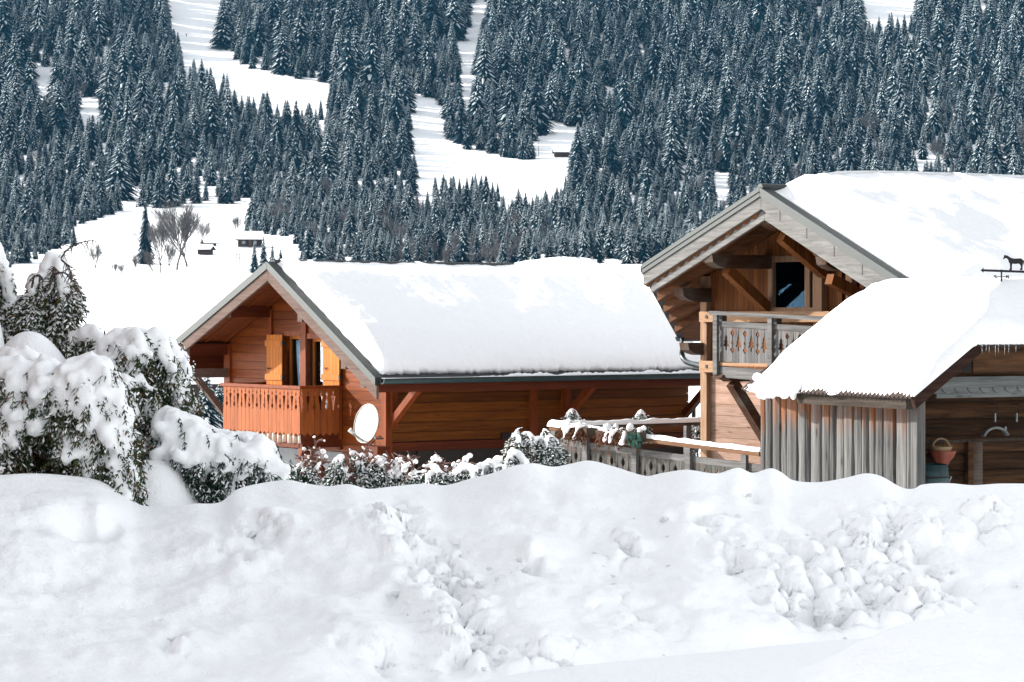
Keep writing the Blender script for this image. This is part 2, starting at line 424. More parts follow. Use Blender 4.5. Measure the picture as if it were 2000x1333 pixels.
LUMPS = [(755, 1012, 50, 34, 1), (800, 1060, 40, 30, .8), (855, 1090, 70, 36, .7), (870, 1135, 60, 40, 1), (905, 1220, 60, 60, .9), (935, 1285, 60, 40, 1), (1060, 1300, 90, 34, .9), (1030, 1100, 40, 26, .5),
         (1220, 1070, 60, 40, .5), (1435, 1095, 50, 40, .7), (1545, 1165, 70, 50, 1), (1620, 1110, 100, 60, 1), (1640, 1190, 70, 40, 1), (1720, 1060, 110, 60, .9), (1760, 1165, 110, 50, 1), (1920, 1020, 60, 40, .5),
         (350, 1265, 30, 30, .6), (740, 1285, 30, 20, .6), (1480, 960, 30, 16, .4), (1380, 1015, 60, 26, .5), (1240, 1200, 90, 60, .3), (520, 1040, 60, 26, .6), (480, 1085, 80, 30, .3)]
PITS = [(330, 1268, 26), (745, 1288, 26), (895, 1306, 34), (1040, 1112, 18), (1225, 1072, 14), (1445, 1112, 26), (1365, 1010, 24), (1390, 1040, 16), (500, 1042, 30), (535, 1050, 22), (765, 1165, 22), (645, 1215, 12), (660, 1262, 14),
        (1650, 1202, 30), (1585, 1190, 28), (1690, 1145, 30), (1540, 1165, 24), (1720, 1060, 30), (1800, 1085, 26), (1855, 1140, 26), (1920, 1040, 26), (1990, 1125, 24), (1470, 955, 26), (1640, 1010, 18), (1325, 1008, 16), (1480, 1185, 18), (1060, 1310, 18), (155, 1030, 40), (215, 1035, 30), (830, 1100, 24), (880, 1150, 26)]
BPX = [-800 + 22*i for i in range(33)] + [-70 + 4.5*i for i in range(476)] + [2075 + 26*i for i in range(28)]
NR, NB = 118, 14
YSM = [(x, sum(sinterp(x+d, YTOP) for d in range(-150, 151, 30))/11) for x in range(-900, 2901, 50)]
def bank_pt(px, t):
    yt, yb = sinterp(px, YTOP), sinterp(px, YBOT)
    ys = sinterp(px, YSM); yt = ys + (yt-ys)*smooth(.45, 1.0, t)
    D0 = CZ * F / (yb - YH); Dt = 20.6 + 1.0*noise.noise(Vector((px*.004, 3.1, 0)))
    Dt -= 1.2 * smooth(520, -200, px) 
    py = yb + (yt - yb) * t
    return P(px, py, D0 + (Dt - D0) * t**1.12), py
mb = MB()
for px in BPX:
    for r in range(NR+1):
        t = r/NR
        p, py = bank_pt(px, t)
        e = smooth(0, .10, t) * smooth(1.0, .84, t)
        q = Vector((p.x*1.0, p.y*.8, p.z))
        h = .14 * fbm(q*1.0, 2) + .055 * fbm(q*2.8 + Vector((5, 1, 2)), 3)
        h += .020*abs(fbm(q*6.0 + Vector((2, 8, 1)), 3))*(.3+.7*smooth(-.1, .4, noise.noise(q*.8 + Vector((9, 9, 0)))))
        # soft wind-packed pillows
        d = noise.voronoi(q*1.35 + Vector((0, 0, 4)), distance_metric='DISTANCE')[0]
        h += .34 * max(0, .47 - d[0])**1.3 * (.4 + .6*smooth(500, 1100, px))
        k = 0
        for lx, ly, rx, ry, a in LUMPS:
            k = max(k, a * math.exp(-((px-lx)/rx)**2 - ((py-ly)/ry)**2))
        if k > .05:
            d2 = noise.voronoi(q*4.2, distance_metric='DISTANCE')[0]
            d3 = noise.voronoi(q*9.0, distance_metric='DISTANCE')[0]
            h += k * (.23*max(0, 1 - (d2[0]/.66)**2)**.8 - .125 + .085*max(0, 1-(d3[0]/.62)**2)**.8 + .06*abs(noise.noise(q*7)) - .05*smooth(.10, .0, d2[1]-d2[0]))
        for ax, ay, ar in PITS:
            dd_ = ((px-ax)/ar)**2 + ((py-ay)/(ar*.75))**2
            if dd_ < 9: h += -.0052*ar*math.exp(-dd_*1.4) + .0020*ar*math.exp(-((px-ax)/(ar*1.5))**2 - ((py-ay+ar*1.3)/ar)**2)
        # the furrow where the left slope slides down onto the road
        line = interp(py, [(985, 745), (1080, 850), (1160, 900), (1240, 935), (1300, 970)])
        h += -.10 * math.exp(-((px - line)/26)**2) * smooth(985, 1020, py)
        h += .10 * math.exp(-((px - line + 75)/60)**2) * smooth(985, 1060, py)
        n = Vector((0, -.75, .66))
        mb.v.append(tuple(p + n*h*e))
    p, _ = bank_pt(px, 1.0)
    for k in range(1, NB+1):
        f = k/NB
        z = p.z - (p.z + 2.0) * (f**1.5)
        mb.v.append((p.x*(1+.22*f), p.y*(1 + .22*f), z + .03*noise.noise(Vector((p.x, f*3, 7)))*sin(pi*f)))
w = NR+1+NB
for i in range(len(BPX)-1):
    for j in range(w-1):
        a = i*w+j; mb.f.append((a, a+w, a+w+1, a+1))
mb.m = [0]*len(mb.f)
tag(mb.build('snow_bank', M['bank_snow'], smooth_=True, recalc=False), 'long ploughed bank of lumpy white snow beside the road', 'snow bank', kind='structure')

# snow-packed road and the near mound on its other side
mb = MB()
xs = [-14 + .35*i for i in range(81)]; ys = [6 + .35*i for i in range(37)]
for y in ys:
    for x in xs:
        rut = -.025*math.exp(-((y - 13.4 - .05*x)/.25)**2) - .025*math.exp(-((y - 15.2 - .05*x)/.25)**2)
        mb.v.append((x, y, .012 + rut + .018*fbm(Vector((x*.8, y*1.4, 2)), 4)))
w = len(xs)
for i in range(len(ys)-1):
    for j in range(w-1):
        a = i*w+j; mb.f.append((a, a+1, a+w+1, a+w))
mb.m = [0]*len(mb.f)
tag(mb.build('road', M['bank_snow'], smooth_=True, recalc=False), 'narrow road packed with white snow between snow banks', 'road', kind='structure')
mb = MB()
YM = [(1000, 1480), (1300, 1420), (1480, 1345), (1600, 1305), (1680, 1262), (1760, 1225), (1820, 1212), (1880, 1204), (1940, 1212), (2000, 1216), (2100, 1220), (2400, 1240), (2900, 1330)]
mpx = [1100 + 9*i for i in range(190)]
for px in mpx:
    yt = sinterp(px, YM)
    for r in range(50):
        t = r/49*1.5
        D = 8.2 + 3.4*min(t, 1) + (max(t, 1)-1)*6
        pt = P(px, yt, 11.6)
        if t <= 1:
            p = P(px, 1560 + (yt-1560)*t**.9, D); z = p.z
        else:
            p = Vector((pt.x*D/11.6, D, 0)); z = -.02 + (pt.z+.02)*smooth(1.5, 1.0, t)
        z += (.05*fbm(Vector((p.x*1.6, p.y*1.6, 9)), 4) + .06*max(0, .4-noise.voronoi(Vector((p.x*2, p.y*2, 1)))[0][0])) * smooth(1.0, .7, abs(t-.5)*1.6)
        mb.v.append((p.x, D, z))
for i in range(len(mpx)-1):
    for j in range(49):
        a = i*50+j; mb.f.append((a, a+50, a+51, a+1))
mb.m = [0]*len(mb.f)
tag(mb.build('snow_mound', M['bank_snow'], smooth_=True, recalc=False), 'smooth low mound of snow on the near side of the road', 'snow mound', kind='structure')

# drifts round the conifers behind the bank
def drift(px, py, D, rx, ry, h, base_z, seed, name='snow_drift'):
    mb = MB(); c = P(px, py, D); n = 40
    for i in range(n+1):
        for j in range(n+1):
            a, b = i/n*2-1, j/n*2-1; r = sqrt(a*a+b*b)
            x, y = c.x + a*rx, D + b*ry
            f = max(0, 1 - r*r)**.8 if r < 1 else 0
            mb.v.append((x, y, base_z + (c.z-base_z)*f + .04*fbm(Vector((x*1.2, y*1.2, seed)), 3)*f))
    for i in range(n):
        for j in range(n):
            a = i*(n+1)+j; mb.f.append((a, a+n+1, a+n+2, a+1))
    mb.m = [0]*len(mb.f)
    return tag(mb.build(name, M['bank_snow'], smooth_=True, recalc=False), 'rounded drift of deep snow between the conifers', 'snow drift', kind='structure')
drift(300, 900, 21.6, .72, 1.0, 1, -.6, 1)
drift(60, 646, 22.6, 1.0, 1.0, 1, -1.2, 2)
drift(-20, 590, 23.4, .35, .6, 1, -1.2, 3)

#==CHALET1==
# ------------------------------------------------------------------ chalet one (left)
H1 = Frame(752, 47.5, -2.7, 36)
R1 = empty('chalet', H1.o, H1.th, 'orange varnished wooden chalet with carved balcony and thick snow on its roof', 'chalet')
o1 = 1.0
W1, _ = H1.hv(442, 700, 0)
ur, zr = H1.hv(525, 514, -o1)
ue, ze = H1.hv(737, 741, -o1)
ul, zl = H1.hv(342, 670, -o1)
kR = (zr-ze)/(ur-ue); kL = (zr-zl)/(ul-ur)
ulE = ul + .45
def zp1(u): return zr - kR*(ur-u) if u < ur else zr - kL*(u-ur)
L1, _ = H1.hu(1345, 780, 0)
vE = H1.hu(1400, 745, ue)[0]
zbal = H1.hv(668, 757, 0)[1]
# roof: covering, soffit, trims
rf = MB()
rf.slab([(-o1, ur), (vE, ur), (vE, ue), (-o1, ue)], lambda a, b: zp1(b), lambda a, b: zp1(b)-.05)
rf.slab([(-o1, ur), (-o1, ul), (-o1+.5, ulE), (vE, ulE), (vE, ur)], lambda a, b: zr-kL*(b-ur)+.0, lambda a, b: zr-kL*(b-ur)-.05)
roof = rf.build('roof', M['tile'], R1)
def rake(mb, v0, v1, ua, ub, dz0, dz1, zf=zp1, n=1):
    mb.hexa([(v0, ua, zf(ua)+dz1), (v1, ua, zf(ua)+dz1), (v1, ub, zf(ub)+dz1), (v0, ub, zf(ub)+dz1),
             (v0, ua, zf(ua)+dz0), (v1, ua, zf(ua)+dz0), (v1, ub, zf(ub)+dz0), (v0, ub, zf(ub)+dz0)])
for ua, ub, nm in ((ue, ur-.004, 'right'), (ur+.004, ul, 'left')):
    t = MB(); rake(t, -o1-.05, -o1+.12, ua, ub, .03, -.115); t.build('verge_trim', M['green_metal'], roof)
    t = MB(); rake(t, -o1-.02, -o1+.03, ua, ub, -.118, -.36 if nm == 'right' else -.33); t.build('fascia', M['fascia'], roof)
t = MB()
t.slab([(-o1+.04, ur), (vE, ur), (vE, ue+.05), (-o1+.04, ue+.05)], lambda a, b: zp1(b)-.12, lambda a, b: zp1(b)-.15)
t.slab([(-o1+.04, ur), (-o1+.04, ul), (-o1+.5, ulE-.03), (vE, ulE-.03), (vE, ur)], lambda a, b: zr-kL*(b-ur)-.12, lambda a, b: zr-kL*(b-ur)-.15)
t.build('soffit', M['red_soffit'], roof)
# soffit cover strips down the slope
t = MB()
for v in (-.55, -.1):
    for ua, ub in ((ue+.1, ur-.05), (ur+.05, ul)): rake(t, v-.03, v+.03, ua, ub, -.152, -.18)
t.build('soffit_batten', M['red_soffit'], roof)
# purlins reaching out to the rake
for px, yt, yb, w in ((522, 536, 556, .16), (450, 597, 620, .16), (369, 672, 694, .16), (589, 605, 629, .16), (674, 698, 721, .16), (711, 735, 758, .14)):
    u, z1 = H1.hv(px, yt, -o1+.10); _, z0 = H1.hv(px, yb, -o1+.10)
    t = MB(); t.box(-o1+.08, .05, u-w/2, u+w/2, z0, z1); t.build('purlin', M['red_beam'], roof)
    t = MB(); t.box(-o1+.06, -o1+.079, u-w/2, u+w/2, z0, z1); t.build('purlin_end', M['fascia'], roof)
u, z1 = H1.hv(366, 693, -.62); _, z0 = H1.hv(366, 722, -.62)
t = MB(); t.box(-.62, vE-.1, u-.1, u+.06, z0, z1); t.build('eave_beam', M['red_beam'], roof)
# gutter along the right eave, fascia board below
t = MB(); n = 10
prof = [(ue-.12 + .075*cos(pi+pi*k/n), ze+.005-.095*sin(pi*k/n)) for k in range(n+1)]
prof2 = [(ue-.12 + .060*cos(pi+pi*k/n), ze+.005-.080*sin(pi*k/n)) for k in range(n, -1, -1)]
vs = prof + prof2; t.prism(vs, 'x', -o1+.02, vE-.02)
t.build('gutter', M['gutter'], roof)
t = MB(); t.box(-o1+.04, vE-.05, ue-.035, ue+.01, ze-.24, ze-.02); t.build('eave_fascia', M['red_beam'], roof)
for i in range(13):
    t2 = -o1+.3 + i*(vE+o1-.5)/12
    t = MB(); t.box(t2-.012, t2+.012, ue-.20, ue-.03, ze+.006, ze+.016); t.build('gutter_strap', M['gutter'], roof)
# snow on the roof
SIL = [(528, 508), (545, 505), (600, 508), (690, 511), (740, 513), (800, 512), (850, 513), (885, 517), (920, 523), (945, 526), (975, 522), (1000, 515), (1050, 507), (1090, 503), (1130, 503), (1170, 507), (1200, 504), (1230, 499), (1262, 497), (1300, 498), (1500, 505)]
TH = []
for px, py in SIL:
    v, z = H1.hu(px, py, ur); TH.append((v, max(.04, z-zr)))
def th1(v): return sinterp(v, TH)
def base_r(s, t):
    v = -o1+.13 + s*(vE+o1-.16)
    front = .13*(t) - .05 + .05*noise.noise(Vector((t*14, 1, 0)))
    v = v + (1-smooth(0, .04, s))*(.02 + .05*noise.noise(Vector((t*14, 1, 0))))
    u = ur + (ue - ur + .13 + .05*noise.noise(Vector((v*2.6, 4, 4))) + .045*noise.noise(Vector((v*11, 4, 8))))*t
    return (v, u, zp1(u))
def thick_r(s, t, p):
    v, u = p.x, p.y
    e = smooth(0, .022, s)**.6 * smooth(1, .985, s)
    mid = .42 + .09*fbm(Vector((v*.5, u*.5, 1)), 2)
    h = th1(v)*(1-smooth(0, .30, t)) + mid*smooth(0, .30, t)
    # ribs combed down the slope by wind
    h += .022*fbm(Vector((v*2.2+u*.9, u*.5-v*.2, 5)), 5) + .013*fbm(Vector((v*5, u*5, 2)), 4)
    edge = smooth(1, .955, t)**.5
    lump = .10 + .06*noise.noise(Vector((v*5.5, 3, 0))) + .04*noise.noise(Vector((v*17, 9, 0)))
    h = (h*.55+.45*h*smooth(1.0, .8, t))*edge + lump*(1-edge)
    # melted-back stretches where tile edges show
    return max(.012, h*e)
snow_sheet('roof_snow', R1, base_r, thick_r, 190, 70)
def gut(s, t): v = -o1+.05 + s*(vE+o1-.1); return (v, ue-.185+.13*t, ze+.012)
snow_sheet('gutter_snow', roof, gut, lambda s, t, p: (.003 + max(0, .048+.055*noise.noise(Vector((p.x*2.2, 1, 3)))+.03*noise.noise(Vector((p.x*12, 6, 3))))*smooth(.2, .45, s)*sin(pi*t)**.6), 260, 6)
def base_l(s, t):
    v = -o1+.13 + s*(vE+o1-.16); u = ur + (ulE-.06-ur)*t
    v = max(v, -o1+.13 + .55*smooth(.86, 1, t))
    return (v, u, zr-kL*(u-ur))
snow_sheet('roof_snow', R1, base_l, lambda s, t, p: max(.012, (th1(p.x)*(1-smooth(0, .5, t)) + .3*smooth(0, .5, t))*smooth(0, .05, s)*smooth(1, .97, t)), 60, 20)
# dark ridge capping with a fringe of snow beads
t = MB(); t.tube([(-o1+.1, ur, zr+.02), (vE-.1, ur, zr+.02)], .05, 8); t.build('ridge_cap', M['tile'], roof)

# walls --------------------------------------------------------------------
def boards(mb, plane, p0, p1, z0, z1, h, lo, hi, openings=(), gap=.006):
    """horizontal boards on plane x=p0..p1 (gable) or y=p0..p1 (long wall); lo/hi give the ends at a height"""
    zs = set(); z = z0
    edges = []
    while z < z1 - 1e-6: edges.append(z); z += h
    edges.append(z1)
    cuts = sorted(set(edges + [q for o in openings for q in (o[2], o[3]) if z0 < q < z1]))
    for a, b in zip(cuts, cuts[1:]):
        if b - a < .004: continue
        g0 = gap if a in edges else 0; g1 = 0
        za, zb = a+g0, b-g1; zm = (a+b)/2
        ops = sorted((o[0], o[1]) for o in openings if o[2] <= a+1e-6 and o[3] >= b-1e-6)
        segs = []; cur = None
        spans = [(None, None)]
        left = None
        pts = [('lo', None)]
        x = 'lo'
        for (oa, ob) in ops:
            segs.append((x, oa)); x = ob
        segs.append((x, 'hi'))
        for sa, sb in segs:
            fa = lo if sa == 'lo' else (lambda z, c=sa: c); fb_ = hi if sb == 'hi' else (lambda z, c=sb: c)
            q = [(fa(za), za), (fb_(za), za), (fb_(zb), zb), (fa(zb), zb)]
            if q[1][0] - q[0][0] < .01 and q[2][0]-q[3][0] < .01: continue
            q = [q[0], (max(q[1][0], q[0][0]+.004), za), (max(q[2][0], q[3][0]+.004), zb), q[3]]
            mb.prism(q, plane, p0, p1)
zw0 = 0.0
gl = lambda z: max(0.0, ur - (zr-.16-z)/kR)
gh = lambda z: min(W1, ur + (zr-.16-z)/kL)
def U(px, v=0): return H1.hv(px, 700, v)[0]
def Z(px, py, v=0): return H1.hv(px, py, v)[1]
zfl = Z(640, 856)                                    # balcony floor
wa, wb = U(557), U(588)                              # first window (wa is further left => larger u)
wc, wd = U(602), U(640)
ztopA, ztopB = Z(572, 657), Z(615, 662)
ops = [(wb, wa, zfl, ztopA), (wd, wc, zfl, ztopB)]
zband = Z(735, 862)
w_ = MB(); boards(w_, 'x', 0.0, .045, zfl-.25, zr-.2, .168, gl, gh, ops)
gable = w_.build('gable_wall', M['red_h'], R1)
uB = U(668)
w_ = MB(); boards(w_, 'x', 0.0, .045, 0, zfl-.254, .168, lambda z: 0, lambda z: uB+.0)
w_.build('lower_gable_wall', M['red_h'], R1)
w_ = MB(); w_.box(.02, .25, uB+.005, W1, .62, zfl-.256); w_.build('stucco_wall', M['stucco'], R1)
w_ = MB(); w_.box(-.05, .25, uB+.005, W1, 0, .617); w_.build('stone_plinth', M['stone'], R1)
# dark core that closes the house behind the siding
w_ = MB()
w_.prism([(.03, 0), (W1-.03, 0), (W1-.03, zp1(W1)-.22), (ur, zr-.25), (.03, zp1(0)-.22)], 'x', .75, L1-.06)
w_.build('inner_core', M['dark'], R1)
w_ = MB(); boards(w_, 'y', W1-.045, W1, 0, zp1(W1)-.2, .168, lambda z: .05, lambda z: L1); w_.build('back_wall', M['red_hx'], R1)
w_ = MB(); boards(w_, 'x', L1-.045, L1, 0, zr-.2, .168, gl, gh); w_.build('end_wall', M['red_h'], R1)
# gap fillers between siding and core at the front gable
for a, b in ((.05, wd), (wc, wb), (wa, W1-.05)):
    w_ = MB()
    zt = min(zp1(a), zp1(b))-.3
    w_.box(.047, .72, a+.001, b-.001, .1, zt); w_.build('inner_wall', M['dark'], R1)
# long wall
lw0 = Z(760, 866)
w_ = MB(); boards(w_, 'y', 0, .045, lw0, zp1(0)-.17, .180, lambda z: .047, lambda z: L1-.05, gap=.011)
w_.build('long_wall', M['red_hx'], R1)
w_ = MB(); w_.box(.05, L1, -.03, .06, lw0-.17, lw0-.006); w_.build('sill_beam', M['red_beam'], R1)
w_ = MB(); boards(w_, 'y', .30, .345, 0, lw0-.17, .17, lambda z: .05, lambda z: L1-.05); w_.build('lower_long_wall', M['red_hx'], R1)
w_ = MB(); w_.box(.1, L1-.1, .36, .7, 0, lw0+.4); w_.build('inner_wall', M['dark'], R1)
def VL(px, u=0): return H1.hu(px, 800, u)[0]
def ZL(px, py, u=0): return H1.hu(px, py, u)[1]
# shutters and windows on the lower floor of the long wall
for a, b, ya, yb, mat, nm in ((786, 828, 889, 960, 'yellow', 'shutter'), (963, 984, 884, 950, 'yellow', 'shutter')):
    t = MB(); va, vb = VL(a, .28), VL(b, .28); k = 4
    for i in range(k): t.box(va+(vb-va)*i/k+.003, va+(vb-va)*(i+1)/k, .25, .295, ZL(a, yb, .28), ZL(a, ya, .28))
    t.build('shutter', M[mat], R1)
for a, b, ya, yb in ((834, 872, 886, 960), (908, 948, 889, 950)):
    va, vb = VL(a, .28), VL(b, .28); za, zb = ZL(a, yb, .28), ZL(a, ya, .28)
    f = MB()
    f.box(va, va+.06, .26, .298, za, zb); f.box(vb-.06, vb, .26, .298, za, zb); f.box(va+.06, vb-.06, .26, .298, zb-.06, zb)
    fo = f.build('window', M['red_z'], R1)
    g = MB(); g.box(va+.06, vb-.06, .285, .296, za, zb-.06); g.build('pane', M['pane'], fo)
# posts
for a, b in ((747, 756),):
    t = MB(); t.box(-.02, .12, -.06, .10, 0, zp1(0)-.16); t.build('corner_post', M['red_z'], R1)
for a, b in ((1033, 1047),):
    t = MB(); t.box(VL(a), VL(b), -.05, -.002, lw0, zp1(0)-.16); t.build('post', M['red_z'], R1)
t = MB(); t.box(VL(1095), VL(1101), -.04, -.002, lw0, zp1(0)-.16); t.build('post', M['red_z'], R1)
for px in (531, 596.5):
    u = U(px); w = .11 if px < 560 else .17
    t = MB(); t.box(-.05, -.002, u-w/2, u+w/2, (ztopA if px < 560 else zfl), zp1(u)-.22); t.build('post', M['red_z'], R1)
u = U(447); t = MB(); t.box(-.05, -.002, u-.12, u+.12, zfl-.2, zp1(u)-.2); t.build('post', M['red_z'], R1)
u = U(666); t = MB(); t.box(-.06, -.002, u-.05, u+.05, zfl-.2, zp1(u)-.2); t.build('post', M['red_beam'], R1)
# brackets under the long eave
for px, top in ((760, 758), (1100, 765)):
    v = VL(px)+.05; z1 = zp1(-.98)-.17; z0 = z1-.20
    b_ = MB(); b_.box(v-.07, v+.07, -.95, -.003, z0, z1); bo = b_.build('bracket', M['red_z'], R1)
    b_ = MB(); b_.beam((v, -.06, z0-.62), (v, -.88, z0+.0), .12, .13); b_.build('brace', M['red_z'], bo)
    b_ = MB(); b_.box(v-.06, v+.06, -.12, -.004, z0-.75, z0-.002); b_.build('bracket_leg', M['red_z'], bo)
v = L1-.15; z1 = zp1(-.98)-.17
b_ = MB(); b_.box(v-.07, v+.07, -.95, -.003, z1-.2, z1); bo = b_.build('bracket', M['red_beam'], R1)
b_ = MB(); b_.beam((v, -.06, z1-.85), (v, -.88, z1-.2), .12, .13); b_.build('brace', M['red_beam'], bo)
t = MB(); t.tube([(v+.3, ue-.1, ze-.08), (v+.3, ue-.1, ze-.2), (v+.2, -.3, ze-.45), (v+.2, -.1, ze-.6), (v+.2, -.1, .2)], .045, 8); t.build('downpipe', M['gutter'], R1)
# brace at the left corner of the gable
b_ = MB(); zq = Z(430, 728); b_.box(-.85, -.052, W1-.14, W1, zq-.09, zq+.09); bo = b_.build('bracket', M['fascia'], R1)
b_ = MB(); b_.beam((-.72, W1-.07, zq-.1), (-.06, W1-.07, zq-.85), .12, .12); b_.build('brace', M['fascia'], bo)
# dark vent box on the long wall
t = MB(); t.box(VL(978), VL(1000), -.05, -.002, ZL(985, 858), ZL(985, 846)); t.build('wall_vent', M['iron'], R1)
t = MB(); t.box(-.3, -.03, -.2, .25, Z(735, 893), Z(735, 870)); t.build('beam_end', M['red_beam'], R1)

# windows in the gable ------------------------------------------------------
for (a, b, zt) in ((wb, wa, ztopA), (wd, wc, ztopB)):
    f = MB()
    f.box(-.03, .046, a-.05, a-.001, zfl, zt+.06); f.box(-.03, .046, b+.001, b+.05, zfl, zt+.06); f.box(-.03, .046, a-.05, b+.05, zt+.001, zt+.10)
    fo = f.build('balcony_door', M['red_z'], R1)
    r = MB(); r.box(.048, .16, b+.001, b+.03, zfl, zt); r.box(.048, .16, a-.03, a-.001, zfl, zt); r.box(.048, .16, a, b, zt+.001, zt+.03); r.build('reveal', M['red_z'], fo)
    y = MB(); wd_ = .055
    y.box(.10, .15, b-wd_, b, zfl, zt); y.box(.10, .15, a, a+wd_, zfl, zt); y.box(.10, .15, a+wd_, b-wd_, zt-wd_, zt); y.box(.10, .15, a+wd_, b-wd_, zfl, zfl+.1)
    y.build('frame', M['yellow'], fo)
    g = MB(); g.box(.12, .126, a+wd_, b-wd_, zfl+.1, zt-wd_); g.build('pane', M['pane'], fo)
    # tied-back curtain
    c = MB(); n = 14; q = []
    rows = 14
    for r_ in range(rows+1):
        f_ = r_/rows; z = zt-.08 - (zt-zfl-.1)*f_
        ww = (b-a)*(.66 - .42*f_**1.5)
        for k in range(n+1):
            q.append((.18 + .015*sin(k*2.1), a+.06 + ww*k/n, z))
    c.v = q
    for r_ in range(rows):
        for k in range(n): i = r_*(n+1)+k; c.f.append((i, i+1, i+n+2, i+n+1))
    c.m = [0]*len(c.f); co_ = c.build('curtain', M['curtain'], fo, smooth_=True)
    sd = co_.modifiers.new('thick', 'SOLIDIFY'); sd.thickness = .004
# shutters
for pa, pb, ya, yb in ((520, 550, 654, 756), (630, 662, 655, 757)):
    a, b = U(pb, -.09), U(pa, -.09); z0 = Z(pa, yb, -.09); z1 = Z(pa, ya, -.09)
    sh = MB(); k = 5
    for i in range(k): sh.box(-.085, -.055, a+(b-a)*i/k+.003, a+(b-a)*(i+1)/k-.003, z0, z1)
    so_ = sh.build('shutter', M['yellow'], R1)
    for zc in (z1-.17, z0+.20):
        t = MB(); t.box(-.105, -.0855, a-.02, b+.03, zc-.06, zc+.06); t.build('batten', M['yellow'], so_)
    for zc in (z1-.17, z0+.20):
        t = MB(); t.box(-.12, -.05, a-.07, a-.021, zc-.035, zc+.035); t.build('hinge', M['iron'], so_)
    t = MB(); t.tube([(-.09, b-.06, z0+.38), (-.12, b-.09, z0+.36), (-.12, b-.15, z0+.36), (-.09, b-.18, z0+.38)], .009, 6); t.build('latch', M['iron'], so_)

# balcony ----------------------------------------------------------------
lo_, hi_ = .3, 2.5
for _ in range(40):
    m_ = (lo_+hi_)/2
    if H1.px(-m_, uB, zbal)[0] > 588: lo_ = m_
    else: hi_ = m_
vb = lo_
uBL = H1.hv(438, 750, -vb)[0]
zrail = H1.hv(588, 757, -vb)[1]; zbot = H1.hv(588, 851, -vb)[1]; zrl = H1.hv(438, 748, -vb)[1]
balc = empty('balcony', (0, 0, 0)); balc.parent = R1
EA = [(1, 0), (.965, .0), (.935, .006), (.90, .014), (.875, .003), (.845, .004), (.825, .036), (.70, .022), (.56, .007), (.53, .013), (.50, .004), (.47, 0), (.0, 0)]
EB = [(1, 0), (.93, 0), (.905, .008), (.87, .012), (.84, .004), (.80, .002), (.73, .010), (.69, .012), (.66, .004), (.64, .012), (.60, .022), (.57, .021), (.545, .008), (.52, .002), (.48, 0), (.0, 0)]
EA = [(f, d*1.25) for f, d in EA]; EB = [(f, d*1.7) for f, d in EB]
def carved(mb, plane, p0, p1, a0, a1, zt, zb, n, ea, eb, tip=.05, gap=.006):
    for i in range(n):
        l, r = a0 + (a1-a0)*i/n + gap/2, a0 + (a1-a0)*(i+1)/n - gap/2
        e0, e1 = (ea, eb) if i % 2 == 0 else (eb, ea)
        zt_ = zt((l+r)/2) if callable(zt) else zt; zb_ = zb((l+r)/2) if callable(zb) else zb
        H = zt_-zb_
        poly = [(l+d, zb_+f*H) for f, d in e0] + ([((l+r)/2, zb_-tip)] if tip else []) + [(r-d, zb_+f*H) for f, d in reversed(e1)]
        mb.prism(poly, plane, p0, p1)
t = MB(); carved(t, 'x', -vb-.025, -vb, uB, uBL, lambda a: zrail-.03, zbot+.04, 20, EA, EB, .055); t.build('railing', M['rail'], balc)
t = MB(); carved(t, 'y', uB-.03, uB-.005, -vb, -.08, zrail-.03, zbot+.04, 6, EB, EA, .055); t.build('railing', M['rail'], balc)
t = MB(); carved(t, 'y', uBL+.005, uBL+.03, -vb, -.08, zrail-.03, zbot+.04, 6, EB, EA, .055); t.build('railing', M['rail'], balc)
t = MB(); t.box(-vb-.06, -vb+.06, uB-.06, uBL+.06, zrail-.03, zrail+.025); t.box(-vb+.06, 0, uB-.06, uB+.06, zrail-.03, zrail+.025); t.box(-vb+.06, 0, uBL-.06, uBL+.06, zrail-.03, zrail+.025)
t.build('handrail', M['red_z'], balc)
t = MB(); t.box(-vb, -.002, uB, uBL, zbot+.05, zbot+.10); t.build('deck', M['red_beam'], balc)
t = MB(); t.box(-vb+.03, 0, uB, uB+.12, zbot-.24, zbot+.048); t.box(-vb+.03, 0, uBL-.12, uBL, zbot-.24, zbot+.048); t.box(-vb+.02, -vb+.15, uB+.121, uBL-.121, zbot-.24, zbot+.048)
t.build('deck_beam', M['red_beam'], balc)
t = MB(); t.box(-.09, -.02, uB-.04, uB+.05, zbot-.1, zrail+.0); t.build('rail_post', M['red_z'], balc)
# corrugated sheet hung under the balcony front
t = MB(); n = 150; q = []
for k in range(n+1):
    f = k/n; uu = uB+.02 + (uBL-uB-.04)*f
    q += [(-vb+.01 - .028*sin(f*2*pi*15), uu, zbot+.02), (-vb+.01 - .028*sin(f*2*pi*15), uu, zbot-.155 + .012*sin(f*40))]
t.v = q
for k in range(n): t.f.append((2*k, 2*k+1, 2*k+3, 2*k+2))
t.m = [0]*len(t.f); oo = t.build('corrugated_sheet', M['ivory'], balc, smooth_=True)
sd = oo.modifiers.new('thick', 'SOLIDIFY'); sd.thickness = .004
t = MB(); t.box(-vb+.03, -vb+.15, uB+.02, uB+.14, 0, zbot-.245); t.build('support_post', M['red_z'], balc)
t = MB(); t.beam((-.05, uB+.06, zbot-1.15), (-vb+.12, uB+.06, zbot-.28), .13, .16); t.build('support_brace', M['red_beam'], balc)

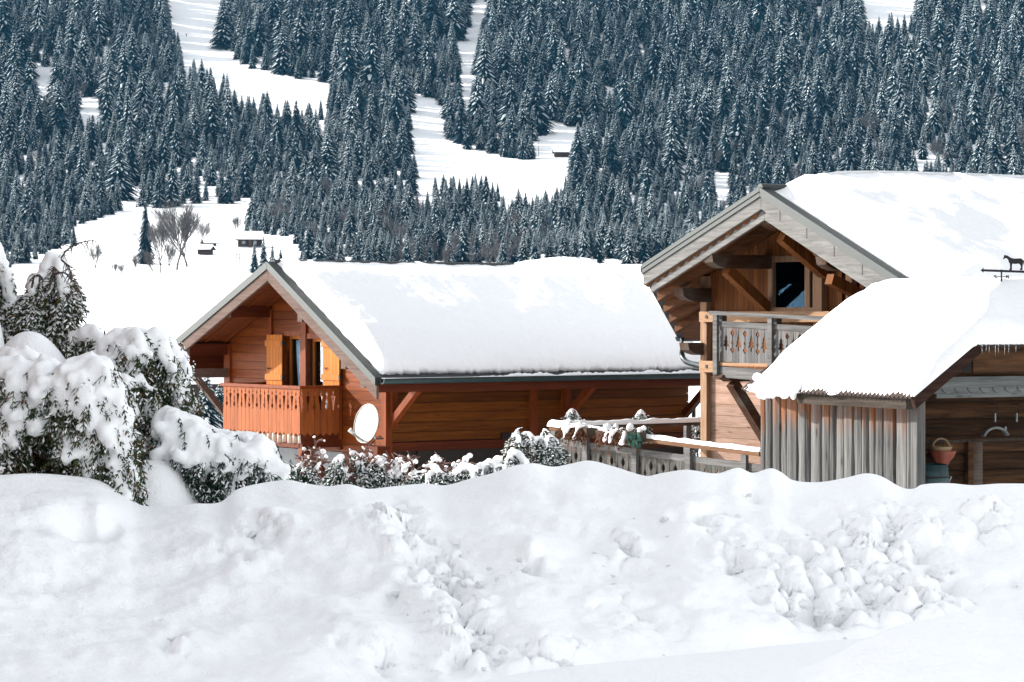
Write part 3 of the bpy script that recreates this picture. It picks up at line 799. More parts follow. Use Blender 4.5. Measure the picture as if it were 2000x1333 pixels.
# satellite dish -------------------------------------------------------------
dc = P(718, 828, 46.6)
DR = empty('satellite_dish', dc, 0, 'round cream satellite dish on a steel arm at the orange chalet corner', 'satellite dish')
nrm = Vector((-.70, -.68, .20)).normalized()
rot = nrm.to_track_quat('Z', 'Y').to_matrix()
t = MB(); rings, seg = 8, 48; vs = []
for j, sgn in ((0, 0), (1, 1)):
    for i in range(rings+1):
        for k in range(seg):
            a = 2*pi*k/seg; r = .345*i/rings
            z = .28*r*r - (.012 if j else 0)
            vs.append(rot @ Vector((r*cos(a)*.93, r*sin(a)*1.03, z)))
N = (rings+1)*seg
for i in range(rings):
    for k in range(seg):
        a, b = i*seg+k, i*seg+(k+1) % seg
        t.f.append((a, b, b+seg, a+seg)); t.f.append((N+a, N+a+seg, N+b+seg, N+b))
for k in range(seg):
    a, b = rings*seg+k, rings*seg+(k+1) % seg; t.f.append((a, b, N+b, N+a))
t.v = [tuple(v) for v in vs]; t.m = [0]*len(t.f)
t.build('reflector', M['dish'], DR, smooth_=True, recalc=False)
t = MB(); t.tube([rot @ Vector((.345*.94*cos(a), .345*1.035*sin(a), .036)) for a in np.linspace(0, 2*pi, 49)], .008, 6, cap=False); t.build('rim', M['white_plastic'], DR, smooth_=True)
lnb = P(686, 845, 46.1) - dc; low = P(716, 866, 46.75) - dc
t = MB(); t.beam(low, lnb, .03, .03); t.build('feed_arm', M['galv'], DR)
t = MB(); t.tube([lnb + Vector((-.03, 0, .05)), lnb + Vector((.02, .02, .0)), lnb + Vector((.05, .04, .02))], [.045, .035, .02], 10); t.build('feed_horn', M['white_plastic'], DR)
wp = (P(748, 857, 47.4) - dc)
t = MB(); t.tube([rot @ Vector((0, -.1, -.02)), rot @ Vector((0, -.12, -.16)), Vector((.13, .2, -.28)), wp], .02, 8); t.build('wall_mount', M['galv'], DR)
t = MB(); t.tube([low, low+Vector((.06, .0, -.04)), low+Vector((.12, .05, .02)), wp*.8, wp], .007, 6); t.build('cable', M['iron'], DR)

#==CHALET2==
# ------------------------------------------------------------------ chalet two (right)
H2 = Frame(1384, 44.0, -2.9, 36)
R2 = empty('chalet', H2.o, H2.th, 'weathered silver and larch chalet with steep gable, window and cut-out balcony behind the shed', 'chalet')
o2 = 1.4
ur2, zr2 = H2.hv(1489, 372, -o2)
ul2, zl2 = H2.hv(1259, 523, -o2)
_u, _z = H2.hv(1765, 552, -o2)
k2L = (zr2-zl2)/(ul2-ur2); k2R = (zr2-_z)/(ur2-_u)
ue2 = _u - .8
def zp2(u): return zr2 - k2R*(ur2-u) if u < ur2 else zr2 - k2L*(u-ur2)
# the oblique lower corner of the left slope
cp = H2.hit(1331, 655, (0, ur2, zr2), (0, k2L, 1)); vc2, uc2 = cp.x, cp.y
V2 = 11.0; W2 = 2*ur2
rf = MB()
rf.slab([(-o2, ur2), (V2, ur2), (V2, ue2), (-o2, ue2)], lambda a, b: zp2(b), lambda a, b: zp2(b)-.06)
rf.slab([(-o2, ur2), (-o2, ul2), (vc2, uc2), (V2, uc2), (V2, ur2)], lambda a, b: zr2-k2L*(b-ur2), lambda a, b: zr2-k2L*(b-ur2)-.06)
roof2 = rf.build('roof', M['tile'], R2)
t = MB()
t.slab([(-o2+.1, ur2), (V2, ur2), (V2, ue2+.05), (-o2+.1, ue2+.05)], lambda a, b: zp2(b)-.08, lambda a, b: zp2(b)-.105)
t.slab([(-o2+.1, ur2), (-o2+.1, ul2-.05), (vc2+.05, uc2-.05), (V2, uc2-.05), (V2, ur2)], lambda a, b: zr2-k2L*(b-ur2)-.08, lambda a, b: zr2-k2L*(b-ur2)-.105)
t.build('soffit', M['soffit2'], roof2)
for ua, ub in ((ue2, ur2-.004), (ur2+.004, ul2)):
    t = MB(); rake(t, -o2-.07, -o2+.14, ua, ub, .05, -.02, zp2); t.build('verge_trim', M['green_metal'], roof2)
    t = MB(); rake(t, -o2-.055, -o2+.02, ua, ub, -.022, -.10, zp2); t.build('verge_trim', M['green_metal'], roof2)
    t = MB(); rake(t, -o2-.03, -o2+.02, ua, ub, -.102, -.30, zp2); t.build('fascia', M['grey_fascia'], roof2)
    if ub > ur2 and ua > ur2-.1: pass
    t = MB(); rake(t, -o2+.04, -o2+.09, ua, ub-.12 if ub > 0 else ub, -.31, -.47, zp2); t.build('fascia', M['grey_fascia'], roof2)
t = MB()
for k in range(7):
    u = ur2 - .45 - k*.62; zc = zp2(u)
    t.hexa([(-o2-.034, u-.008, zc-.29), (-o2-.028, u-.008, zc-.29), (-o2-.028, u+.008, zc-.28), (-o2-.034, u+.008, zc-.28), (-o2-.034, u-.008, zc-.13), (-o2-.028, u-.008, zc-.13), (-o2-.028, u+.008, zc-.12), (-o2-.034, u+.008, zc-.12)])
t.build('board_joint', M['iron'], roof2)
# scalloped strip between the two fascia boards on the left side
t = MB(); n = 14; L = ul2-ur2-.1
for i in range(n):
    a = ur2+.1+L*i/n; b = a+L/n; poly = [(a, zp2(a)-.30), (b, zp2(b)-.30)]
    for k in range(7):
        f = 1-k/6; poly.append((a+(b-a)*f, zp2(a+(b-a)*f)-.31-.055*sin(pi*f)))
    t.prism(poly, 'x', -o2+.021, -o2+.036)
t.build('scalloped_trim', M['soffit2'], roof2)
# tile ends along the oblique edge
t = MB(); n = 22
a0, a1 = Vector((-o2, ul2)), Vector((vc2, uc2)); dd = (a1-a0)/n
for i in range(n):
    p = a0+dd*i; z = zp2(p.y); q = p+dd*.86
    t.hexa([(p.x-.05, p.y+.04, z-.07), (p.x+.2, p.y-.16, z-.0), (q.x+.2, q.y-.16, zp2(q.y)+.0), (q.x-.05, q.y+.04, zp2(q.y)-.07),
            (p.x-.05, p.y+.04, z+.03), (p.x+.2, p.y-.16, z+.1), (q.x+.2, q.y-.16, zp2(q.y)+.1), (q.x-.05, q.y+.04, zp2(q.y)+.03)])
t.build('tile_edge', M['tile'], roof2)
# rafters
def clipu(v): return ul2 + (uc2-ul2)*max(0, min(1, (v+o2)/(vc2+o2)))
for v in (-.95, -.45, .1, .6, 1.1):
    b = clipu(v)-.10
    t = MB(); rake(t, v-.06, v+.06, ur2+.05, b, -.108, -.26, zp2); t.build('rafter', M['brown_beam'], roof2)
    t = MB(); rake(t, v-.06, v+.06, ue2+.1, ur2-.05, -.108, -.26, zp2); t.build('rafter', M['brown_beam'], roof2)
# purlins with shaped ends
for px, ya, yb, vf, w in ((1381, 497, 524, -o2+.05, .24), (1324, 563, 590, -o2+.75, .24), (1335, 670, 694, -.45, .24), (1490, 424, 449, -o2+.10, .22), (1602, 502, 529, -o2+.10, .22)):
    u, z1 = H2.hv(px, ya, vf); _, z0 = H2.hv(px, yb, vf); h = z1-z0
    t = MB()
    t.prism([(vf, z1), (3.0 if px != 1335 else .5, z1), (3.0 if px != 1335 else .5, z0), (vf+.28, z0), (vf+.14, z0+h*.16), (vf+.03, z0+h*.42)], 'y', u-w/2, u+w/2)
    t.build('purlin', M['brown_x'], roof2)
# gutter end and pipe
t = MB(); n = 10
zc2 = zp2(uc2)
prof = [(uc2+.08 + .08*cos(pi+pi*k/n), zc2-.03-.09*sin(pi*k/n)) for k in range(n+1)] + [(uc2+.08 + .068*cos(pi+pi*k/n), zc2-.03-.078*sin(pi*k/n)) for k in range(n, -1, -1)]
t.prism(prof, 'x', vc2-.02, V2); t.build('gutter', M['pipe'], roof2)
# downpipe: drops from the gutter, swan-neck to the corner post
Dp = (H2.R.transposed() @ Vector((vc2, uc2, zc2)) + H2.o).y
def L2(px, py, D):
    return H2.R @ (P(px, py, D) - H2.o)
pts = [L2(1332, 655, Dp), L2(1332, 690, Dp), L2(1334, 700, Dp-.05), L2(1340, 707, Dp-.2), L2(1352, 711, Dp-.5), L2(1372, 716, 44.3), L2(1384, 716, 44.2)]
t = MB(); t.tube(pts, .05, 10); t.build('downpipe', M['pipe'], R2, smooth_=True)
# walls
def U2(px, v=0): return H2.hv(px, 700, v)[0]
def Z2(px, py, v=0): return H2.hv(px, py, v)[1]
zmid = Z2(1400, 735); zf2 = Z2(1440, 712)
g2l = lambda z: max(W2, ur2 - (zr2-.12-z)/k2R); g2h = lambda z: min(0.0, ur2 + (zr2-.12-z)/k2L)
# upper wall, upright boards
wo = (U2(1598), U2(1503), Z2(1550, 601), Z2(1550, 500))       # window opening (u0,u1,z0,z1)
wo2 = (U2(1690), U2(1640), Z2(1650, 640), Z2(1650, 505))
t = MB(); n = 46
for i in range(n):
    a, b = W2 + (-W2)*i/n + .004, W2 + (-W2)*(i+1)/n - .002
    za, zb_ = zp2(a)-.12, zp2(b)-.12
    segs = [(zmid, None)]
    c = (a+b)/2; done = False
    for o_ in (wo, wo2):
        if o_[0] < c < o_[1]:
            t.prism([(a, zmid), (b, zmid), (b, o_[2]), (a, o_[2])], 'x', 0, .035)
            if min(za, zb_) > o_[3]: t.prism([(a, o_[3]), (b, o_[3]), (b, zb_), (a, za)], 'x', 0, .035)
            done = True
    if not done: t.prism([(a, zmid), (b, zmid), (b, zb_), (a, za)], 'x', 0, .035)
t.build('gable_wall', M['larch_z'], R2)
t = MB(); boards(t, 'x', 0, .05, 0, zmid-.004, .19, lambda z: W2, lambda z: 0.0, gap=.005); t.build('lower_gable_wall', M['larch_h'], R2)
t = MB(); t.prism([(W2+.05, 0), (-.03, 0), (-.03, zp2(-.03)-.2), (ur2, zr2-.25), (W2+.05, zp2(W2)-.2)], 'x', .9, V2-.4); t.build('inner_core', M['dark'], R2)
t = MB(); boards(t, 'y', -.05, 0, 0, zp2(0)-.1, .19, lambda z: .055, lambda z: V2-.4); t.build('side_wall', M['larch_h'], R2)
for a, b in ((W2+.05, wo2[0]), (wo2[1], wo[0]), (wo[1], -.055)):
    t = MB(); t.box(.037, .88, a, b, zmid, min(zp2(a), zp2(b))-.3); t.build('inner_wall', M['dark'], R2)
t = MB(); t.box(.052, .88, W2+.05, -.055, .05, zmid-.02); t.build('inner_wall', M['dark'], R2)
# window
f = MB(); a, b, z0, z1 = wo
f.box(-.04, .05, a-.0, a+.09, z0, z1); f.box(-.04, .05, b-.12, b, z0, z1); f.box(-.05, .05, a, b, z0-.10, z0); 
um = U2(1577); f.box(-.01, .05, um-.06, um+.06, z0, z1); f.box(-.02, .05, a+.09, b-.12, z1-.1, z1)
fo = f.build('window', M['larch_post'], R2)
t = MB(); t.box(.03, .04, a+.09, um-.06, z0, z1-.1); t.build('pane', M['dark_pane'], fo)
t = MB(); t.box(.03, .04, um+.06, b-.12, z0, z1-.1); t.build('pane', M['dark_pane'], fo)
t = MB(); t.box(.10, .11, a+.1, um-.07, z0, z1-.1); t.build('curtain', plain('grey net curtain', (.07, .075, .085), .9), fo)

f = MB(); a, b, z0, z1 = wo2
f.box(-.04, .05, a, a+.09, z0, z1); f.box(-.04, .05, b-.09, b, z0, z1); f.box(-.05, .05, a, b, z0-.1, z0); f.box(-.02, .05, a+.09, b-.09, z1-.1, z1)
fo = f.build('window', M['larch_z'], R2)
t = MB(); t.box(.03, .04, a+.09, b-.09, z0, z1-.1); t.build('pane', M['dark_pane'], fo)
u = U2(1607); t = MB(); t.box(-.12, -.002, u-.10, u+.10, zmid, zp2(u)-.3); t.build('post', M['larch_post'], R2)
u = U2(1668); t = MB(); t.box(-.12, -.002, u-.07, u+.07, zmid, zp2(u)-.3); t.build('post', M['larch_post'], R2)
# corner post and crossing beams
t = MB(); t.box(-.10, .04, -.06, .10, 0, zp2(.05)-.12); t.build('corner_post', M['larch_post'], R2)
for ya, yb, pr in ((609, 629, 1622), (705, 727, 1398)):
    z1, z0 = Z2(1370, ya, -.16), Z2(1370, yb, -.16); ua = U2(1368, -.16); ub = U2(pr, -.16)
    t = MB(); t.box(-.19, -.102, ub, ua, z0, z1); bo = t.build('cross_beam', M['larch_beam'], R2)
    uc, zc = H2.hv(1380, (ya+yb)/2, -.19)
    t = MB(); t.tube([(-.205, uc, zc), (-.19, uc, zc)], .03, 10); t.build('bolt', M['iron'], bo)
# struts from wall to purlins
for (pa, ya), (pb, yb), vA in (((1428, 527), (1497, 603), -o2+.45), ((1545, 462), (1607, 536), -o2+.40), ((1655, 545), (1688, 585), -o2+.5)):
    uA, zA = H2.hv(pa, ya, vA); uB_, zB = H2.hv(pb, yb, -.05)
    uB_ = uA = (uA*.2+uB_*.8)
    t = MB(); t.beam((vA, uA, zA), (-.05, uB_, zB), .16, .17); t.build('strut', M['larch_z'], R2)
# balcony
B2 = empty('balcony', (0, 0, 0)); B2.parent = R2
vb2 = 1.15
uA = U2(1404, -vb2); uZ = U2(1640, -vb2)
zt2 = H2.hv(1402, 612, -vb2)[1]; zm2 = H2.hv(1402, 632, -vb2)[1]; zb2 = H2.hv(1402, 706, -vb2)[1]
slope2 = .035
def zs(z, u): return z - slope2*(uA-u)
def slopebox(mb, v0, v1, ua, ub, z0, z1):
    mb.hexa([(v0, ua, zs(z0, ua)), (v1, ua, zs(z0, ua)), (v1, ub, zs(z0, ub)), (v0, ub, zs(z0, ub)), (v0, ua, zs(z1, ua)), (v1, ua, zs(z1, ua)), (v1, ub, zs(z1, ub)), (v0, ub, zs(z1, ub))])
t = MB(); slopebox(t, -vb2-.08, -vb2+.06, uZ, uA+.16, zt2-.03, zt2+.03); t.build('handrail', M['grey_h'], B2)
t = MB(); slopebox(t, -vb2-.035, -vb2+.03, uZ, uA-.05, zm2-.05, zm2+.04); t.build('mid_rail', M['grey_h'], B2)
HEART = [(1, 0), (.93, 0), (.90, .010), (.85, .026), (.80, .024), (.75, .006), (.73, .004), (.60, .004), (.57, .016), (.54, .016), (.50, .004), (.42, .004), (.39, .026), (.35, .030), (.30, .014), (.27, .004), (.25, 0), (0, 0)]
TREE = [(1, .0), (.80, .004), (.77, .005), (.68, .022), (.67, .012), (.57, .032), (.56, .02), (.45, .042), (.44, .010), (.34, .011), (.33, .0), (0, 0)]
HEART = [(f, d*1.75) for f, d in HEART]; TREE = [(f, d*1.75) for f, d in TREE]
um_ = U2(1511, -vb2)
t = MB(); carved(t, 'x', -vb2-.02, -vb2+.005, um_+.05, uA-.05, lambda a: zs(zm2-.05, a), lambda a: zs(zb2, a), 8, HEART, TREE, 0, .004); t.build('panel', M['grey_z'], B2)
t = MB(); carved(t, 'x', -vb2-.02, -vb2+.005, uZ, um_-.05, lambda a: zs(zm2-.05, a), lambda a: zs(zb2, a), 10, HEART, TREE, 0, .004); t.build('panel', M['grey_z'], B2)
for u, zl in ((uA, zb2-.22), (um_, zb2-.05)):
    t = MB(); t.box(-vb2-.09, -vb2-.036, u-.05, u+.05, zs(zl, u), zs(zt2-.03, u)); t.build('post', M['grey_h'], B2)
    t = MB(); t.box(-vb2+.031, -vb2+.13, u-.05, u+.05, zs(zb2, u), zs(zt2-.03, u)); t.build('post', M['grey_h'], B2)
zd = zb2-.02
t = MB(); t.box(-vb2-.03, -.2, uZ, uA+.02, zd-.05, zd); t.build('deck', M['larch_beam'], B2)
t = MB(); slopebox(t, -vb2-.03, -vb2+.05, uZ, uA-.06, zd-.24, zd-.06); t.build('deck_edge', M['grey_h'], B2)
zq0 = H2.hv(1400, 746, -vb2)[1]
for u in (uA-.05, uA-1.6):
    t = MB(); t.prism([(-vb2-.1, zd-.245), (-.1, zd-.245), (-.1, zq0), (-vb2+.15, zq0), (-vb2-.05, zq0+.12)], 'y', u-.12, u+.12); t.build('deck_beam', M['brown_x'], B2)
    t = MB(); t.beam((-vb2+.25, u, zq0-.02), (-.05, u, zq0-1.1), .17, .16); t.build('deck_brace', M['brown_x'], B2)
# snow
SIL2 = [(1500, 372), (1510, 362), (1520, 354), (1540, 347), (1580, 341), (1640, 337), (1720, 336), (1800, 338), (1900, 341), (2000, 345), (2400, 360)]
TH2 = [(lambda h: (h[0], max(.03, h[1]-zr2)))(H2.hu(px, py, ur2)) for px, py in SIL2]
def base_r2(s, t):
    v = -o2+.16 + s*(V2+o2-.2) + (1-smooth(0, .04, s))*(.05*noise.noise(Vector((t*16, 2, 0))) + .04*noise.noise(Vector((t*50, 5, 0))))
    u = ur2 + (ue2-ur2+.05)*t; return (v, u, zp2(u))
def thick_r2(s, t, p):
    v, u = p.x, p.y
    e = smooth(0, .07, s)**.55
    h = sinterp(v, TH2)*(1-smooth(0, .3, t)) + (.50+.10*fbm(Vector((v*.5, u*.5, 8)), 3))*smooth(0, .3, t)
    h += .045*fbm(Vector((v*1.8+u*1.2, u*.45-v*.35, 15)), 5) + .013*fbm(Vector((v*5, u*5, 12)), 4)
    return max(.012, h*e*smooth(1, .97, t))
snow_sheet('roof_snow', R2, base_r2, thick_r2, 150, 60)
def base_l2(s, t):
    u = ur2 + (uc2-.05-ur2)*t
    vmin = -o2+.16 if u < ul2 else -o2+.16+(vc2+o2)*(u-ul2)/(uc2-ul2)
    v = vmin + s*(V2-vmin-.05); return (v, u, zr2-k2L*(u-ur2))
snow_sheet('roof_snow', R2, base_l2, lambda s, t, p: max(.012, .02+(sinterp(p.x, TH2)*(1-smooth(0, .4, t))+.25*smooth(0, .4, t))*smooth(0, .12, s)*smooth(1, .96, t)), 50, 20)
t = MB(); t.tube([(-o2-.05, ur2, zr2+.05), (V2, ur2, zr2+.05)], .06, 8); t.build('ridge_cap', M['green_metal'], roof2)

#==TERRACE==
# ------------------------------------------------------------------ terrace railing in front of chalet two
TF = Frame(1085, 43.0, -2.9, 36)
TR = empty('terrace_railing', TF.o, TF.th, 'grey carved terrace railing with snow along its rails below the silver chalet', 'railing')
uR, zRt = TF.hv(1490, 884, 0); _, zLt = TF.hv(1085, 834, 0)
tsl = (zRt-zLt)/uR
def zt_(z, u): return z + tsl*u
def tbox(mb, v0, v1, ua, ub, z0, z1):
    mb.hexa([(v0, ua, zt_(z0, ua)), (v1, ua, zt_(z0, ua)), (v1, ub, zt_(z0, ub)), (v0, ub, zt_(z0, ub)), (v0, ua, zt_(z1, ua)), (v1, ua, zt_(z1, ua)), (v1, ub, zt_(z1, ub)), (v0, ub, zt_(z1, ub))])
TZ = zLt
rail_w = wood('warm weathered rail', (0.093, 0.0435, 0.022), (0.1612, 0.0899, 0.05225), 'y', .75, .2, .4)
fence_z = wood('grey carved boards', (0.03836, 0.03689, 0.03403), (0.09067, 0.08768, 0.08167), 'z', .85, .3, .5, grain=18, stain=(zLt-.42, zLt-.18, (0.1116, 0.03828, 0.01361)))
t = MB(); tbox(t, -.08, .06, uR, .08, TZ-.06, TZ); t.build('top_rail', rail_w, TR)
t = MB(); tbox(t, -.03, .03, uR, -.05, TZ-.29, TZ-.19); t.build('mid_rail', M['grey_h'], TR)
posts = [TF.hv(px, 870, 0)[0] for px in (1088, 1150, 1246, 1351, 1460)] + [uR]
for u in posts[:-1]:
    t = MB(); t.box(-.09, -.031, u-.06, u+.06, 0, zt_(TZ-.065, u)); t.build('post', M['grey_h'], TR)
for a, b in zip(posts, posts[1:]):
    n = max(2, int(round(abs(a-b)/.15/2))*2)
    t = MB(); carved(t, 'x', -.028, -.004, b+.06, a-.06, lambda u: zt_(TZ-.29, u), lambda u: zt_(TZ-1.15, u), n, HEART, TREE, 0, .004); t.build('panel', fence_z, TR)
# side railing running back to the house corner
vS = TF.hu(1380, 832, 0)[0]
t = MB(); t.box(.07, vS, -.06, .06, TZ-.05, TZ); t.box(.07, vS, -.03, .03, TZ-.42, TZ-.34); t.build('side_rail', M['brown_x'], TR)
for v in (vS*.5, vS-.35):
    t = MB(); t.box(v-.06, v+.06, .061, .14, 0, TZ-.05); t.build('post', M['grey_h'], TR)
t = MB()
t.box(-.02, vS+1.0, uR, .2, -.05, .62); t.build('deck', M['brown_x'], TR)
# snow on the rails
def fb_t(s, t_): u = .09 + (uR-.09)*s; return (-.085+.15*t_, u, zt_(TZ, u)+.0)
def ft_t(s, t_, p):
    u = p.y
    big = 1 - smooth(-1.6, -2.6, u)
    w = sin(pi*min(1, max(0, t_)))**.5
    h = (.065 + .05*(1-smooth(0, 2.4, -u)))*w
    h += .02*fbm(Vector((u*3, t_*2, 1)), 3)*w
    q = p + Vector((0, 0, max(.006, h)))
    q.x += (t_-.5)*.06*(1-smooth(0, 2.4, -u))
    return q
snow_sheet('rail_snow', TR, fb_t, ft_t, 120, 10, M['snow'])
def fb_s(s, t_): v = -.05+(vS+.02)*s; return (v, -.075+.15*t_, TZ+.0)
snow_sheet('rail_snow', TR, fb_s, lambda s, t_, p: max(.006, (.085+.025*fbm(Vector((p.x*3, 0, 4)), 3))*sin(pi*t_)**.5), 60, 10, M['snow'])

# flower boxes hanging on the terrace railing with dried flowers and snow caps
def spray(mb, p, d, ln, n, w, droop=.6, spread=.5, rg=rnd, snowy=0.0):
    """a small drooping frond: stem with leaf blades, some of them carrying snow"""
    p = Vector(p); d = Vector(d).normalized(); q = p.copy()
    seg = ln/n
    for i in range(n):
        d = (d + Vector((rg.uniform(-.25, .25), rg.uniform(-.25, .25), -droop*.35))).normalized()
        q2 = q + d*seg
        side = d.cross(Vector((rg.uniform(-1, 1), rg.uniform(-1, 1), rg.uniform(-.3, 1))))
        if side.length < .01: side = Vector((1, 0, 0))
        side.normalize()
        for sg in (-1, 1):
            e = q + (d*.8 + side*sg*spread + Vector((0, 0, -.1))).normalized() * seg * rg.uniform(1.0, 1.9) * (1-.45*i/n)
            nn = side.cross(d).normalized()*w*.5 + side*w*.35
            m_ = (q+e)/2
            mb.mi = 0
            mb.add([q - nn*.3, m_ - nn*.8, e, m_ + nn*.8, q + nn*.3], [(0, 1, 2, 3, 4)])
            if rg.random() < snowy:
                u_ = Vector((rg.uniform(-.004, .004), -.006, .012)); k = rg.uniform(.6, 1.3)
                mb.mi = 1
                mb.add([q.lerp(m_, .3) - nn*.4*k + u_, m_ - nn*k + u_, m_.lerp(e, .75) + u_, m_ + nn*k + u_, q.lerp(m_, .3) + nn*.4*k + u_, m_ + u_*1.9], [(0, 1, 5), (1, 2, 5), (2, 3, 5), (3, 4, 5), (4, 0, 5)])
        mb.mi = 0
        nn = side*w*.3
        mb.add([q-nn, q+nn, q2+nn*.6, q2-nn*.6], [(0, 1, 2, 3)])
        q = q2

def snow_blobs(name, parent, balls, voxel, mat=None, seed=1, rough=.8, freq=6.0, local=Vector((0, 0, 0))):
    """lumps of snow melted into one body"""
    mb = MB()
    bm = bmesh.new()
    for c, r in balls:
        mtx = Matrix.Translation(Vector(c)) @ Matrix.Diagonal((r, r, r, 1))
        bmesh.ops.create_icosphere(bm, subdivisions=1, radius=1, matrix=mtx)
    me = bpy.data.meshes.new(name); bm.to_mesh(me); bm.free()
    o = bpy.data.objects.new(name, me); C.objects.link(o)
    rm = o.modifiers.new('remesh', 'REMESH'); rm.mode = 'VOXEL'; rm.voxel_size = voxel; rm.use_smooth_shade = True
    sm = o.modifiers.new('smooth', 'SMOOTH'); sm.factor = .6; sm.iterations = 3
    dg = bpy.context.evaluated_depsgraph_get(); ev = o.evaluated_get(dg)
    me2 = bpy.data.meshes.new_from_object(ev)
    o.modifiers.clear(); o.data = me2; bpy.data.meshes.remove(me)
    if name == 'snow_load' and len(balls) > 90:
        bm = bmesh.new(); bm.from_mesh(me2); seen = set(); isl = []
        for v in bm.verts:
            if v in seen: continue
            st = [v]; seen.add(v); comp = []
            while st:
                x = st.pop(); comp.append(x)
                for e in x.link_edges:
                    y = e.other_vert(x)
                    if y not in seen: seen.add(y); st.append(y)
            isl.append(comp)
        big_ = max(len(c) for c in isl)
        bmesh.ops.delete(bm, geom=[v for c in isl if len(c) < .02*big_ for v in c], context='VERTS'); bm.to_mesh(me2); bm.free()
    n = len(me2.vertices); a = np.empty(n*3, np.float32); me2.vertices.foreach_get('co', a); a = a.reshape(-1, 3)
    nr = np.empty(n*3, np.float32); me2.vertices.foreach_get('normal', nr); nr = nr.reshape(-1, 3)
    sc = np.array([noise.fractal(Vector(p)*freq + Vector((seed, 0, 0)), 1.0, 2.0, 3) for p in a], np.float32)
    a += nr * (sc*rough*voxel*2)[:, None]
    me2.vertices.foreach_set('co', a.ravel()); me2.polygons.foreach_set('use_smooth', [True]*len(me2.polygons))
    me2.materials.clear(); me2.materials.append(mat or M['snow']); me2.update()
    o.parent = parent
    return o

FB = 'flower boxes hung on the grey terrace railing'
for i, (px, py, wd_, green, lab) in enumerate(((1130, 846, .42, 0, 'flower box with drooping rusty dried flowers at the left end of the terrace railing'), (1212, 854, .62, 1, 'wide flower box with green leaves among rusty dried flowers and snow on terrace railing'))):
    u, z = TF.hv(px, py, -.2)
    fbx = empty('flower_box', TF.R.transposed() @ Vector((-.2, u, z)) + TF.o, TF.th, lab, 'flower box', FB)
    t = MB(); t.prism([(-.09, -.07), (.10, -.07), (.12, .09), (-.11, .09)], 'y', -wd_/2/.6, wd_/2/.6); t.build('trough', M['brown_x'], fbx)
    rg = random.Random(50+i); t = MB()
    for k in range(130):
        p = (rg.uniform(-.12, .08), rg.uniform(-wd_, wd_)*.8, rg.uniform(.0, .1)); spray(t, p, (rg.uniform(-1.2, .1), rg.uniform(-.6, .6), rg.uniform(-.6, .3)), rg.uniform(.12, .30), 4, .022, 1.0, .7, rg)
    t.build('dried_flowers', M['dry'], fbx, recalc=False)
    if green:
        t = MB()
        for k in range(46):
            c = Vector((rg.uniform(-.2, -.1), rg.uniform(-.7, -.35), rg.uniform(-.12, .08))); r = rg.uniform(.03, .055)
            a = Vector((rg.uniform(-.6, .2), 1, rg.uniform(-.4, .4))).normalized()*r; b = a.cross(Vector((1, rg.uniform(-.4, .4), .2))).normalized()*r
            t.add([c+a, c+b, c-a, c-b], [(0, 1, 2, 3)])
        t.build('leaves', M['leaf'], fbx, recalc=False)
    balls = []
    for k in range(15):
        y = rg.uniform(-wd_, wd_)*.85; balls.append(((rg.uniform(-.14, .1), y, .10+rg.uniform(0, .09)), rg.uniform(.035, .075)))
    for k in range(3):
        y = rg.uniform(-wd_, wd_)*.7
        for j in range(4): balls.append(((-.17-.012*j, y+.01*j, .08-.055*j), .055-.007*j))
    snow_blobs('snow_cap', fbx, balls, .028, seed=i+3)

#==SHED==
# ------------------------------------------------------------------ shed on the right
H3 = Frame(1784, 33.0, -2.0, 30)
R3 = empty('shed', H3.o, H3.th, 'grey slab board shed with smooth thick snow on its roof beside the snow bank', 'shed')
vE3 = -.38
uER, zER = H3.hv(1785, 776, vE3)         # right end of the eave
uEL, zEL = H3.hv(1453, 760, vE3)         # left end of the eave
esl = (zEL-zER)/(uEL-uER)
vTop, zTop = H3.hu(1905, 674, uER)
kA = (zTop-zER)/(vTop-vE3)
def zA(v, u): return zER + esl*(u-uER) + kA*(v-vE3)
pk = H3.hit(1946, 556, (vE3, uER, zER), (-kA, -esl, 1))       # the peak lies on slope A
vP, uP, zP = pk
zH = zTop; kB = (zP-zH)/(uP-uER)
def zB(v, u): return zH + kB*(u-uER)
V3 = vTop+4.0
rf = MB()
rf.slab([(vE3, uEL), (vE3, uER), (vTop, uER), (vP, uP), (vP, uEL)], lambda a, b: zA(a, b), lambda a, b: zA(a, b)-.03)
rf.slab([(vTop, uER), (V3, uER), (V3, uP), (vP, uP)], lambda a, b: zB(a, b), lambda a, b: zB(a, b)-.03)
rf.slab([(vP, uEL), (vP, uP), (V3, uP), (V3, uEL)], lambda a, b: zP+(zA(vP, uEL)-zP)*((b-uP)/(uEL-uP)), lambda a, b: zP+(zA(vP, uEL)-zP)*((b-uP)/(uEL-uP))-.03)
roof3 = rf.build('roof', M['rust'], R3)
def corr(mb, pts0, pts1, waves, amp):
    n = waves*6; q = []
    for k in range(n+1):
        f = k/n; a = Vector(pts0[0]).lerp(Vector(pts0[1]), f); b = Vector(pts1[0]).lerp(Vector(pts1[1]), f); w_ = Vector((0, 0, amp*sin(2*pi*waves*f)))
        q += [tuple(a+w_), tuple(b+w_)]
    n0 = len(mb.v); mb.v += q
    for k in range(n): mb.f.append((n0+2*k, n0+2*k+1, n0+2*k+3, n0+2*k+2)); mb.m.append(0)
t = MB()
corr(t, [(vE3-.05, uEL, zEL), (vE3-.05, uER, zER)], [(vE3+.4, uEL, zEL+kA*.45+.01), (vE3+.4, uER, zER+kA*.45+.01)], 42, .016)
corr(t, [(vTop, uER-.05, zH-.02), (V3, uER-.05, zH-.02)], [(vTop, uER+.3, zH+kB*.32), (V3, uER+.3, zH+kB*.32)], 44, .014)
oo = t.build('corrugated_edge', M['rust'], roof3, smooth_=True); sd = oo.modifiers.new('t', 'SOLIDIFY'); sd.thickness = .012
